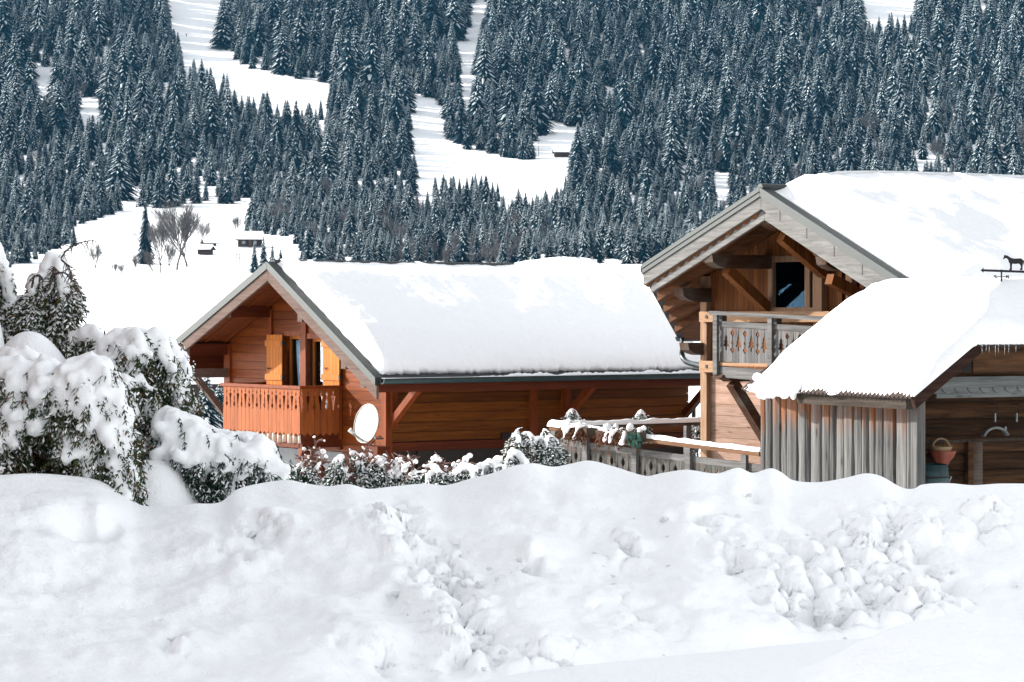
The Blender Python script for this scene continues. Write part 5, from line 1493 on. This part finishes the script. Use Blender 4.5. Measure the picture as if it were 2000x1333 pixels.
shrub(1062, 840, 33, .19, .55, 'dense dark cypress leaning on the left end of the terrace railing', 30, snow=.8, sprays=900)
G3 = 'bare twiggy shrubs below the orange chalet'
twig_plant(604, 840, 31, .75, 'arching reddish twig shrub in front of the balcony post', 31, G3, 6, .45)
twig_plant(690, 845, 30, .7, 'bare twig shrub left of the satellite dish foot', 32, G3, 6, .5)
twig_plant(757, 872, 30, .55, 'bare snowy twig tips rising above the pointed shrub under the dish', 33, G3, 6, .8)
twig_plant(828, 850, 29.5, .85, 'tall bare reddish twig shrub in front of the yellow shutter', 34, G3, 9, .7, .42)
twig_plant(918, 890, 29.5, .4, 'short twig sprig over the low hedge clump', 35, G3, 3, .7)
G4 = 'plants rising behind the side rail of the terrace'
laden('shrub', 1118, 800, 46.3, .20, .5, 'drooping snowy grass tuft behind the left end of the terrace rail', G4, 41, 8, .6, 260, mat='needle', spr_len=.2, base=-2.4, cat='shrub')
laden('shrub', 1252, 802, 46.5, .17, .5, 'small snowy bush behind the middle of the terrace side rail', G4, 42, 8, .8, 260, mat='needle', spr_len=.2, base=-2.4, cat='shrub')
laden('shrub', 1362, 816, 47.0, .20, .5, 'snowy bush beside the larch corner post behind the terrace', G4, 43, 8, .9, 260, mat='needle', spr_len=.2, base=-2.4, cat='shrub')

# loose clods in the bank ------------------------------------------------------
G5 = 'rolled clods of snow on the bank'
CL = [(1034, 1296, 26), (1098, 1302, 38), (1005, 1318, 14), (868, 1140, 20), (892, 1128, 18), (776, 1075, 16), (760, 1010, 22), (735, 1020, 18), (800, 1048, 12), (905, 1145, 14), (770, 1162, 18), (1560, 1185, 42), (1632, 1180, 48), (1595, 1120, 60), (1660, 1105, 44), (1690, 1160, 44), (1740, 1145, 48), (1700, 1075, 50),
      (1750, 1040, 40), (1805, 1165, 40), (1770, 1190, 26), (1690, 1200, 30), (1540, 1150, 34), (1440, 1110, 20), (1830, 1120, 40), (1880, 1010, 24), (1030, 1108, 20), (930, 1268, 40), (880, 1240, 28), (1225, 1072, 14), (1380, 1040, 14), (1510, 1200, 26), (1655, 1065, 24), (1600, 1200, 20)]
clod = []
for q in range(4):
    bm = bmesh.new(); bmesh.ops.create_icosphere(bm, subdivisions=4, radius=1)
    for v in bm.verts:
        p = v.co.copy(); d = noise.voronoi(p*1.4 + Vector((q*7, 0, 0)))[0][0]
        v.co *= .78 + .34*fbm(p*1.4 + Vector((q*5, 1, 1)), 5) + .3*(.5-d)
        v.co.z *= .85
    for f in bm.faces: f.smooth = True
    me = bpy.data.meshes.new('snow_clod'); bm.to_mesh(me); bm.free(); me.materials.append(M['snow']); clod.append(me)
def bank_D(px, py):
    yt, yb = sinterp(px, YTOP), sinterp(px, YBOT); t = (py-yb)/(yt-yb)
    return bank_pt(px, max(0, min(1, t)))[0]
_rg = random.Random(12)
for lx, ly, rx, ry, a in LUMPS:
    for k in range(int(4*a*rx*ry/2500)+2): CL.append((_rg.gauss(lx, rx*.7), _rg.gauss(ly, ry*.7), _rg.uniform(5, 20)))
for k in range(40): CL.append((_rg.uniform(700, 2000), _rg.uniform(1000, 1300), _rg.uniform(4, 9)))
CL = [c for c in CL if -40 < c[0] < 2040 and 965 < c[1] < interp(c[0], YBOT) - 4]
for i, (px, py, r) in enumerate(CL):
    c = bank_D(px, py); s_ = r*.62/F*c.y
    o = bpy.data.objects.new('snow_clod', clod[i % 4]); C.objects.link(o)
    o.location = c + Vector((0, .12*s_, .02*s_)); o.scale = (s_*rnd.uniform(.95, 1.3), s_, s_*rnd.uniform(.65, .9)); o.rotation_euler = (rnd.uniform(-.4, .4), rnd.uniform(-.4, .4), rnd.uniform(0, 6))
    tag(o, 'rounded clod of packed snow half sunk in the bank', 'snow clod', G5)

#==SHADE CHALET==
# ------------------------------------------------------------------ unseen chalet, added left of the view and sized to shade the bank
SHADE_CH = empty('chalet', (-14.2, 21.3, -1.0), radians(12), 'unseen large brown chalet with snowy roof added left of the conifers to shade the bank', 'chalet')
t = MB(); boards(t, 'x', 4.4, 4.5, 0, 10.4, .22, lambda z: -9.6, lambda z: 9.6); boards(t, 'x', -4.5, -4.4, 0, 10.4, .22, lambda z: -9.6, lambda z: 9.6)
t.build('side_wall', M['red_h'], SHADE_CH)
t = MB()
for y in (-9.6, 9.5): boards(t, 'y', y, y+.1, 0, 12.5, .22, lambda z: max(-4.39, -(12.7-z)*1.9), lambda z: min(4.39, (12.7-z)*1.9))
t.build('gable_wall', M['red_hx'], SHADE_CH)
for sg in (-1, 1):
    t = MB(); t.hexa([(0, -10.5, 12.8), (sg*5.8, -10.5, 9.8), (sg*5.8, 10.5, 9.8), (0, 10.5, 12.8), (0, -10.5, 12.95), (sg*5.8, -10.5, 9.95), (sg*5.8, 10.5, 9.95), (0, 10.5, 12.95)]); t.build('roof', M['green_metal'], SHADE_CH)
    snow_sheet('roof_snow', SHADE_CH, lambda s, t_, g=sg: (g*5.75*t_, -10.4+20.8*s, 12.955-3*t_*5.75/5.8), lambda s, t_, p: max(.02, (.55+.1*fbm(p*.5, 3))*smooth(0, .03, s)*smooth(1, .97, s)*smooth(1, .96, t_)**.5), 40, 16)
for y in (-5, -1.5, 2, 5.5):
    t = MB(); t.box(4.5, 4.56, y-.55, y+.55, 4.2, 5.5); wo_ = t.build('window', M['yellow'], SHADE_CH)
    t = MB(); t.box(4.561, 4.57, y-.45, y+.45, 4.3, 5.4); t.build('pane', M['iron'], wo_)

#==FOREST==
# ------------------------------------------------------------------ mountainside forest
def inpoly(x, y, poly):
    c = False; j = len(poly)-1
    for i in range(len(poly)):
        (xi, yi), (xj, yj) = poly[i], poly[j]
        if (yi > y) != (yj > y) and x < (xj-xi)*(y-yi)/(yj-yi)+xi: c = not c
        j = i
    return c
CLEAR = [
    [(345, -120), (440, -120), (428, 0), (412, 60), (418, 95), (455, 112), (470, 138), (520, 142), (560, 158), (605, 162), (640, 185), (600, 196), (540, 190), (520, 176), (480, 180), (452, 160), (430, 132), (380, 116), (356, 82), (340, 30)],
    [(808, 205), (858, 198), (862, 270), (900, 290), (932, 292), (1000, 304), (1048, 302), (1052, 255), (1100, 240), (1136, 250), (1112, 300), (1106, 328), (1060, 350), (1012, 362), (985, 378), (975, 340), (960, 318), (930, 322), (890, 332), (850, 322), (842, 368), (815, 368), (818, 300)],
    [(905, 68), (935, 60), (940, 0), (945, -60), (925, -60), (928, 30), (912, 62)],
    [(897, 72), (928, 88), (916, 130), (926, 178), (915, 200), (905, 150)],
    [(250, 348), (268, 352), (270, 386), (330, 388), (440, 382), (492, 370), (486, 402), (472, 436), (470, 470), (566, 472), (566, 560), (520, 700), (0, 720), (0, 545), (150, 485), (155, 440), (250, 392)],
    [(1680, -60), (1795, -60), (1785, 2), (1760, 16), (1722, 32), (1690, 26)],
    [(1394, 332), (1416, 332), (1416, 356), (1394, 356)],
    [(68, 132), (108, 126), (100, 150), (62, 166)], [(154, 186), (186, 180), (190, 232), (166, 224)],
]
def clear_at(x, y):
    x, y = x + 13*noise.noise(Vector((y*.035, x*.012, 1))), y + 9*noise.noise(Vector((x*.03, 4, y*.01)))
    return any(inpoly(x, y, p) for p in CLEAR)
def base_ok(x, y, hp):
    if y > 505 - (0 if x > 560 else 0) and x > 560 and y > 540: return False
    for f, wf in ((0.0, .12), (.12, .17), (.3, .13), (.5, .10), (.7, .06), (.92, 0)):
        for sx in (-1, 0, 1):
            if clear_at(x + sx*wf*hp, y - f*hp): return False
    return True

def spruce_mesh(seed, snow, slim):
    rg = random.Random(seed); mb = MB()
    mb.mi = 2; mb.tube([(0, 0, 0), (0, 0, .5), (0, 0, .97)], [.014, .009, .002], 5); mb.mi = 0
    layers = 27
    for l in range(layers):
        f = l/(layers-1)
        z = .07 + .89*f**.96
        R = slim*(1-f)**.82*(1+.12*sin(l*2.3+seed)) + .012
        if f < .12: R *= .86
        nb = max(6, int(13 - 5*f)); a0 = rg.uniform(0, 6)
        for b in range(nb):
            a = a0 + 2*pi*(b + rg.uniform(-.28, .28))/nb
            r = R*rg.uniform(.72, 1.14); dr = r*rg.uniform(.55, .95)
            d = Vector((cos(a), sin(a), 0)); s = Vector((-sin(a), cos(a), 0))
            w = r*rg.uniform(.13, .21) + .004
            zz = z + rg.uniform(-.012, .012)
            p0 = Vector((0, 0, zz+.012)); p1 = d*r*.5 + Vector((0, 0, zz-dr*.28)); p2 = d*r + Vector((0, 0, zz-dr*.86))
            mb.mi = 0
            drop = Vector((0, 0, -.35*w-.006))
            mb.add([p0, p1+s*w+drop, p2+s*w*.25, p2-s*w*.25, p1-s*w+drop, p1], [(0, 1, 5), (0, 5, 4), (5, 1, 2, 3), (5, 3, 4)])
            for q in (.45, .8):                       # hanging twigs
                e = p0.lerp(p2, q) + s*rg.uniform(-.7, .7)*w
                mb.add([e+s*w*.4, e-s*w*.4, e+Vector((0, 0, -rg.uniform(.025, .05)*(1.1-f*.6)))+d*.005], [(0, 1, 2)])
            if rg.random() < snow*(.45 + .75*f):
                mb.mi = 1; up = Vector((0, 0, .009)) + d*.004
                k0, k1 = rg.uniform(.1, .6), rg.uniform(.6, .98)
                q0 = p0.lerp(p1, k0*2 if k0 < .5 else 1); ww = w*rg.uniform(.3, .65)
                q2 = p1.lerp(p2, k1)
                off = s*rg.uniform(-.25, .25)*w
                mb.add([q0+up, p1+s*ww+up+drop*.4+off, q2+s*ww*.3+up, q2-s*ww*.3+up, p1-s*ww+up+drop*.4+off, p1+up*1.3+off], [(0, 1, 5), (0, 5, 4), (5, 1, 2, 3), (5, 3, 4)])
    me = bpy.data.meshes.new('spruce_tree'); me.from_pydata(mb.v, [], mb.f)
    for m in (M['spruce'], M['tree_snow'], M['bark']): me.materials.append(m)
    me.polygons.foreach_set('material_index', mb.m); me.update(); return me
SPR = [spruce_mesh(100+i, sn, sl_) for i, (sn, sl_) in enumerate(((.70, .20), (.85, .18), (.5, .22), (.95, .195), (.7, .17), (.35, .21), (.8, .235), (1.1, .18)))]

def branch_mesh(seed, depth=5, frost=False, spread=.55, r0=.016):
    rg = random.Random(seed); mb = MB()
    def grow(p, d, L, r, lev):
        n = 3; pts = [p]
        for i in range(n):
            d = (d + Vector((rg.uniform(-.16, .16), rg.uniform(-.16, .16), .05))).normalized(); p = p + d*L/n; pts.append(p)
        mb.tube(pts, [max(r*(1-.3*i/n), .0010) for i in range(n+1)], 5 if lev < 2 else 3, cap=False)
        if lev >= depth: return
        for j in range(4 if lev == 1 else 3 if lev else 5):
            f = rg.uniform(.35 if lev else .55, 1.0); q = pts[0].lerp(pts[-1], f)
            a = rg.uniform(0, 2*pi); s = Vector((cos(a), sin(a), rg.uniform(-.15, .5)))
            grow(q, (d + s*spread*rg.uniform(.7, 1.4)).normalized(), L*rg.uniform(.55, .82) if lev else rg.uniform(.24, .34), r*.6, lev+1)
        if lev: grow(pts[-1], d, L*.72, r*.66, lev+1)
    grow(Vector((0, 0, 0)), Vector((0, 0, 1)), .30, r0, 0)
    zm = max(v[2] for v in mb.v); mb.v = [(x/zm, y/zm, z/zm) for x, y, z in mb.v]
    me = bpy.data.meshes.new('bare_tree'); me.from_pydata(mb.v, [], mb.f); me.materials.append(M['frost'] if frost else M['bare']); me.update(); return me
BARE = [branch_mesh(200+i, 5, False, .36 if i < 2 else .4, .014) for i in range(4)]
FROST = [branch_mesh(300+i, 4, True, .7) for i in range(3)]

def put(name, me, px, py, h, label=None, cat=None, group=None, D=None, wx=1.0, rg=rnd):
    if D is None: loc = on_hill(px, py)
    else: loc = P(px, py, D)
    o = bpy.data.objects.new(name, me); C.objects.link(o)
    o.location = loc - Vector((0, 0, .1)); o.scale = (h*wx, h*wx, h); o.rotation_euler = (0, 0, rg.uniform(0, 6.28))
    return tag(o, label, cat, group)

# sample tree bases in rows down the slope
rg = random.Random(31)
cand = []; cell = {}
tries = 0
while tries < 90000:
    tries += 1
    x = rg.uniform(-160, 2160); y = rg.uniform(-150, 545)
    D = hill_D(y); cl = noise.noise(Vector((x*.011, y*.018, 5)))
    hm = (rg.uniform(80, 126) if rg.random() < .72 else rg.uniform(40, 80))*(1 + .3*cl)*(1 - .34*smooth(280, 470, y))*D/F
    hp = hm*F/D
    if y - hp > 470 and x > 600: continue
    key = (int(x//24), int(y//18)); bad = False
    for i in (-1, 0, 1):
        for j in (-1, 0, 1):
            for (cx, cy) in cell.get((key[0]+i, key[1]+j), ()):
                if ((cx-x)/(25*hp/100))**2 + ((cy-y)/(18*hp/100))**2 < 1: bad = True
    if cl < -.45 and rg.random() < .5: continue
    if 775 < x < 1015 and y > 478 - .4*abs(x-895)**.7 and rg.random() < .7: continue
    if bad or not base_ok(x, y, hp): continue
    cell.setdefault(key, []).append((x, y)); cand.append((x, y, hm, hp))
def hidden(x, y, hp):                       # behind the chalets or the frame edge
    top = y-hp
    if x < -10 or x > 2010 or y < 8: return True
    if 530 < x < 1275 and top > 495: return True
    if x > 1258 and top > interp(x, [(1258, 515), (1490, 362), (1520, 345), (2000, 338)]) - 8: return True
    return False
vis = sorted([c for c in cand if not hidden(c[0], c[1], c[3])], key=lambda c: -c[3])
indiv = set(vis[:296])
def region(x, y):
    if x < 345 and y < 540: return ('snow dusted spruce in the dark forest left of the ski piste', 'spruces of the forest left of the ski piste')
    if x < 600 and y < 390: return ('snow dusted spruce in the stand above the left meadow', 'spruces of the stand above the left meadow')
    if x < 830: return ('snow dusted spruce in the wooded belt between the piste and the middle clearing', 'spruces of the belt left of the middle clearing')
    if x < 1130 and y > 300: return ('snow dusted spruce in the belt just above the orange chalet roof', 'spruces just above the orange chalet roof')
    return ('snow dusted spruce in the wide forest right of the middle clearing', 'spruces of the wide right forest')
rest = []
for c in cand:
    x, y, hm, hp = c
    if c in indiv:
        lab, gr = region(x, y)
        put('spruce_tree', SPR[rg.randrange(8)], x, y, hm, lab, 'spruce', gr, wx=rg.uniform(1.05, 1.55), rg=rg)
    elif rg.random() < .97: rest.append(c)
print('forest', len(cand), 'individual', len(indiv))
# the far mass of the wood: one object whose points carry the same trees
pts = []; 
protos = []
for me in SPR:
    protos.append(me)
def forest_stuff(name, meshes, items, label):
    me = bpy.data.meshes.new(name)
    locs = [on_hill(c[0], c[1]) for c in items]
    me.from_pydata([tuple(l) for l in locs], [], [])
    a = me.attributes.new('h', 'FLOAT', 'POINT'); a.data.foreach_set('value', [c[2] for c in items])
    r_ = me.attributes.new('rot', 'FLOAT', 'POINT'); r_.data.foreach_set('value', [rg.uniform(0, 6.28) for c in items])
    k_ = me.attributes.new('kindno', 'INT', 'POINT'); k_.data.foreach_set('value', [rg.randrange(len(meshes)) for c in items])
    w_ = me.attributes.new('wide', 'FLOAT', 'POINT'); w_.data.foreach_set('value', [rg.uniform(1.05, 1.55) for c in items])
    o = bpy.data.objects.new(name, me); C.objects.link(o)
    ng = bpy.data.node_groups.new(name, 'GeometryNodeTree')
    ng.interface.new_socket('Geometry', in_out='INPUT', socket_type='NodeSocketGeometry'); ng.interface.new_socket('Geometry', in_out='OUTPUT', socket_type='NodeSocketGeometry')
    gi = ng.nodes.new('NodeGroupInput'); go = ng.nodes.new('NodeGroupOutput')
    def attr(nm, ty):
        n = ng.nodes.new('GeometryNodeInputNamedAttribute'); n.data_type = ty; n.inputs['Name'].default_value = nm; return n.outputs['Attribute']
    h = attr('h', 'FLOAT'); ro = attr('rot', 'FLOAT'); kn = attr('kindno', 'INT'); wd = attr('wide', 'FLOAT')
    mu = ng.nodes.new('ShaderNodeMath'); mu.operation = 'MULTIPLY'; ng.links.new(h, mu.inputs[0]); ng.links.new(wd, mu.inputs[1])
    sc = ng.nodes.new('ShaderNodeCombineXYZ'); ng.links.new(mu.outputs[0], sc.inputs[0]); ng.links.new(mu.outputs[0], sc.inputs[1]); ng.links.new(h, sc.inputs[2])
    rv = ng.nodes.new('ShaderNodeCombineXYZ'); ng.links.new(ro, rv.inputs[2])
    gg = ng.nodes.new('GeometryNodeGeometryToInstance')
    jn = ng.nodes.new('GeometryNodeJoinGeometry')
    for i, m in enumerate(meshes):
        po = bpy.data.objects.new(name + '_kind', m)          # not linked to the scene
        oi = ng.nodes.new('GeometryNodeObjectInfo'); oi.inputs['Object'].default_value = po; oi.inputs['As Instance'].default_value = True
        cm = ng.nodes.new('FunctionNodeCompare'); cm.data_type = 'INT'; cm.operation = 'EQUAL'
        ng.links.new(kn, cm.inputs[2]); cm.inputs[3].default_value = i
        ip = ng.nodes.new('GeometryNodeInstanceOnPoints')
        ng.links.new(gi.outputs[0], ip.inputs['Points']); ng.links.new(cm.outputs[0], ip.inputs['Selection']); ng.links.new(oi.outputs['Geometry'], ip.inputs['Instance'])
        ng.links.new(sc.outputs[0], ip.inputs['Scale']); ng.links.new(rv.outputs[0], ip.inputs['Rotation'])
        ng.links.new(ip.outputs[0], jn.inputs[0])
    ng.links.new(jn.outputs[0], go.inputs[0])
    md = o.modifiers.new('trees', 'NODES'); md.node_group = ng
    return tag(o, label, 'forest', kind='stuff')
forest_stuff('spruce_forest', SPR, rest, 'far mass of snow dusted spruces covering the mountainside')

# frosted broadleaf brush among the spruces
fr = []
rg = random.Random(77)
for x0, x1, y0, y1, n, hm in ((780, 1010, 484, 532, 210, 6.0), (560, 800, 420, 500, 26, 9), (1700, 2000, 230, 340, 26, 13), (470, 600, 420, 470, 12, 9), (640, 900, 380, 450, 14, 10), (1300, 1700, 250, 400, 18, 11), (150, 340, 60, 210, 14, 12), (0, 90, 180, 330, 10, 13), (430, 520, 180, 260, 10, 8), (1000, 1250, 440, 500, 12, 8)):
    for k in range(int(n*.38)):
        x, y = rg.uniform(x0, x1), rg.uniform(y0, y1); D = hill_D(y); hp = hm*F/D
        if clear_at(x, y-.5*hp) or clear_at(x, y): continue
        fr.append((x, y, hm*rg.uniform(.7, 1.25), hp))
big = set(sorted(fr, key=lambda c: -c[3])[:180])
for c in fr:
    if c in big: put('frosted_tree', FROST[rg.randrange(3)], c[0], c[1], c[2], 'leafless frosted tree with pale grey twigs among the spruces', 'bare tree', 'frosted leafless trees among the spruces', wx=rg.uniform(.8, 1.1), rg=rg)
rs_ = [c for c in fr if c not in big]
if rs_: forest_stuff('frosted_brush', FROST, rs_, 'pale frosted leafless brush scattered between far spruces')

#==FAR==
# ------------------------------------------------------------------ single far trees
put('spruce_tree', SPR[5], 284, 520, 17.5, 'tall lone dark spruce standing among the bare trees on the left meadow', 'spruce', wx=.75)
put('spruce_tree', SPR[0], 1021, 303, 13.0, 'lone bright snow dusted spruce beside the pole in the middle clearing', 'spruce', wx=1.25)
put('spruce_tree', SPR[4], 267, 386, 3.5, 'tiny spruce at the foot of the forest edge above the left meadow', 'spruce', wx=1.0)
for k, (x, y, h) in enumerate(((850, 368, 8), (868, 372, 6.5), (885, 372, 9), (897, 374, 8), (912, 374, 9), (928, 376, 9.5), (940, 374, 9.5), (962, 384, 9), (972, 380, 8))):
    put('spruce_tree', SPR[(k*3) % 8], x, y, h*.98, 'dark spruce of the small row across the middle clearing', 'spruce', 'row of spruces across the middle clearing', wx=rg.uniform(.9, 1.1))
for k, (x, y, h) in enumerate(((497, 545, 8.0), (515, 548, 9.5), (532, 552, 7.5), (548, 545, 6.5))):
    put('spruce_tree', SPR[(k*3+1) % 8], x, y, h, 'snowy young spruce behind the gable peak of the orange chalet', 'spruce', 'young spruces behind the orange gable', wx=1.1)
put('spruce_tree', SPR[3], 404, 905, 3.6, 'frosted spruce seen in the gap between conifer and carved balcony', 'spruce', D=95, wx=1.5)
put('spruce_tree', SPR[6], 428, 900, 3.2, 'darker spruce close behind the carved balcony', 'spruce', D=102, wx=1.5)
G6 = 'bare broadleaf trees on the left meadow'
for k, (x, y, h, m_, lab) in enumerate(((345, 530, 19, 0, 'big bare tree with a wide crown left of the small barns'), (366, 525, 17, 1, 'bare tree at the right of the big wide crowned one'), (284, 516, 10, 2, 'bare forked tree at the foot of the lone dark spruce'),
        (312, 540, 14, 3, 'slim bare tree between the lone spruce and big wide tree'), (390, 500, 8.5, 1, 'small bare tree beside the little barns'), (187, 573, 7, 2, 'small lone bare tree far left on the white meadow'),
        (268, 548, 6, 0, 'short bare tree left of the lone spruce foot'), (300, 548, 6.5, 1, 'bare sapling below the lone spruce'), (225, 558, 3.6, 3, 'tiny bare sapling left of another tiny sapling on the meadow'), (238, 556, 3.4, 1, 'tiny bare sapling right of another tiny sapling on the meadow'), (462, 470, 7, 3, 'thin bare tree standing left behind the dark hut'), (330, 536, 8, 2, 'thin bare tree in front of the big wide tree'))):
    put('bare_tree', BARE[m_], x, y, h, lab, 'bare tree', G6, wx=1.15 if k < 3 else .9)
# huts
def hut(px, py, w, d, hw, hr, deg, label, chimney=False, win=False, mat='barn'):
    b = on_hill(px, py); R = empty('barn', b - Vector((0, 0, .3)), radians(deg), label, 'barn')
    t = MB(); t.box(-w/2, w/2, -d/2, d/2, 0, hw+.3); t.prism([(-d/2, hw+.3), (d/2, hw+.3), (0, hw+.3+hr*.9)], 'x', -w/2, w/2); t.build('wall', M[mat], R)
    for sg in (-1, 1):
        t = MB(); e = d/2+.6
        t.hexa([(-w/2-.6, sg*e, hw+.3-hr*.2), (w/2+.6, sg*e, hw+.3-hr*.2), (w/2+.6, 0, hw+.3+hr), (-w/2-.6, 0, hw+.3+hr), (-w/2-.6, sg*e, hw+.45-hr*.2), (w/2+.6, sg*e, hw+.45-hr*.2), (w/2+.6, 0, hw+.45+hr), (-w/2-.6, 0, hw+.45+hr)]); t.build('roof', M['barn'], R)
        t = MB(); t.hexa([(-w/2-.5, sg*e, hw+.46-hr*.2), (w/2+.5, sg*e, hw+.46-hr*.2), (w/2+.5, 0, hw+.46+hr), (-w/2-.5, 0, hw+.46+hr), (-w/2-.4, sg*(e-.1), hw+.95-hr*.2), (w/2+.4, sg*(e-.1), hw+.95-hr*.2), (w/2+.4, 0, hw+1.0+hr), (-w/2-.4, 0, hw+1.0+hr)]); t.build('roof_snow', M['snow'], R)
    if win:
        for x in (-w*.28, w*.2):
            t = MB(); t.box(x-.5, x+.5, -d/2-.03, -d/2-.002, hw*.55, hw*.55+.9); t.build('window', M['pane'], R)
        t = MB(); t.box(-.35, .35, -d/2-.3, -d/2-.004, 0, hw+.2); t.build('door_post', plain('rust wood', (.06, .022, .012)), R)
        t = MB(); t.box(-w/2-.02, w/2+.02, -d/2-.05, -d/2-.003, 0, .9); t.build('plinth', M['stone'], R)
    return R
hut(488, 494, 6.4, 5.4, 2.5, 1.5, 8, 'dark brown hut with white roof and window behind the orange chalet gable', win=True)
hut(410, 491, 3.0, 2.6, 1.0, .9, 20, 'upper one of two tiny dark barns right of the bare trees')
hut(401, 507, 3.4, 2.4, .9, .7, -15, 'lower one of two tiny dark barns right of the bare trees')
hut(1098, 298, 6.5, 5, 1.7, 1.4, 4, 'long brown barn under snow in the middle clearing', mat='brown_x')
b = P(372, 770, 110); R = empty('barn', b - Vector((0, 0, 2)), radians(25), 'dark barn glimpsed between the domed conifer and the carved balcony', 'barn')
t = MB(); t.box(-1.2, 1.2, -1, 1, 0, 2.5); t.prism([(-1, 2.5), (1, 2.5), (0, 3.0)], 'x', -1.2, 1.2); t.build('wall', M['barn'], R)
t = MB(); t.prism([(-1.2, 2.45), (0, 3.05), (1.2, 2.45), (1.2, 2.65), (0, 3.3), (-1.2, 2.65)], 'x', -1.3, 1.3); t.build('roof_snow', M['snow'], R)
# poles
G7 = 'wooden utility poles on the meadow'
def pole(px, yb, yt, label, cross=False):
    D = hill_D(yb); a = P(px, yb, D); h = (yb-yt)/F*D
    R = empty('utility_pole', a - Vector((0, 0, .4)), 0, label, 'pole', G7)
    t = MB(); t.tube([(0, 0, 0), (0, 0, h+.4)], [.11, .08], 8); t.build('post', M['bark'], R)
    if cross:
        t = MB(); t.box(-.9, .9, -.05, .05, h-.1, h+.02); t.box(-.8, .8, -.05, .05, h-1.0, h-.9); t.build('crossarm', M['bark'], R)
        t = MB(); t.tube([(.75, 0, -.6), (.75, 0, h)], [.09, .07], 8); t.build('post', M['bark'], R)
pole(449, 558, 525, 'lone thin pole on the meadow left of the orange gable')
pole(468, 522, 496, 'short pole below the dark hut', False)
pole(462, 512, 494, 'twin post pole with crossarms below the dark hut', True)
pole(1052, 305, 280, 'thin pole beside the lone bright spruce in the middle clearing')
# skier on the piste: a single tiny figure
b = on_hill(364, 66); R = empty('person', b, 0, 'tiny skier in dark clothes on the white piste between the forests', 'person')
sk = bpy.data.meshes.new('body')
vs = [(0, 0, .95), (0, -.05, 1.25), (0, -.1, 1.5), (0, -.12, 1.72), (-.12, 0, .9), (-.14, -.12, .5), (-.14, .02, .06), (.12, 0, .9), (.14, -.12, .5), (.14, .02, .06), (-.22, -.1, 1.42), (-.34, -.2, 1.15), (-.3, -.42, 1.05), (.22, -.1, 1.42), (.34, -.2, 1.15), (.3, -.42, 1.05)]
sk.from_pydata(vs, [(0, 1), (1, 2), (2, 3), (0, 4), (4, 5), (5, 6), (0, 7), (7, 8), (8, 9), (2, 10), (10, 11), (11, 12), (2, 13), (13, 14), (14, 15)], [])
so2 = bpy.data.objects.new('body', sk); C.objects.link(so2); so2.parent = R; so2.location = (0, 0, 0)
so2.modifiers.new('skin', 'SKIN'); so2.modifiers.new('sub', 'SUBSURF').levels = 1
rad = [.16, .15, .14, .11, .11, .085, .06, .11, .085, .06, .08, .06, .045, .08, .06, .045]
for i, r in enumerate(rad): sk.skin_vertices[0].data[i].radius = (r, r)
sk.skin_vertices[0].data[0].use_root = True
dg = bpy.context.evaluated_depsgraph_get(); m2 = bpy.data.meshes.new_from_object(so2.evaluated_get(dg)); so2.modifiers.clear(); so2.data = m2
m2.materials.append(M['iron'])
t = MB(); t.box(-.18, -.10, -.9, .8, 0, .03); t.box(.10, .18, -.9, .8, 0, .03); t.build('ski', M['iron'], R)

#==HAZE==
# ------------------------------------------------------------------ cold air between here and the mountainside
t = MB(); t.box(-2600, 2600, -40, 3100, -40, 700)
hz_ = t.build('haze', None); hz_.data.materials.clear()
hm_ = bpy.data.materials.new('haze'); hm_.use_nodes = True; ht = hm_.node_tree
ht.nodes.remove(ht.nodes['Principled BSDF'])
pv = ht.nodes.new('ShaderNodeVolumePrincipled'); pv.inputs['Color'].default_value = (.15, .55, .95, 1); pv.inputs['Density'].default_value = .000026; pv.inputs['Anisotropy'].default_value = .0
ht.links.new(pv.outputs[0], ht.nodes['Material Output'].inputs['Volume']); hz_.data.materials.append(hm_)
tag(hz_, 'thin cold blue haze over the valley', 'haze', kind='stuff')
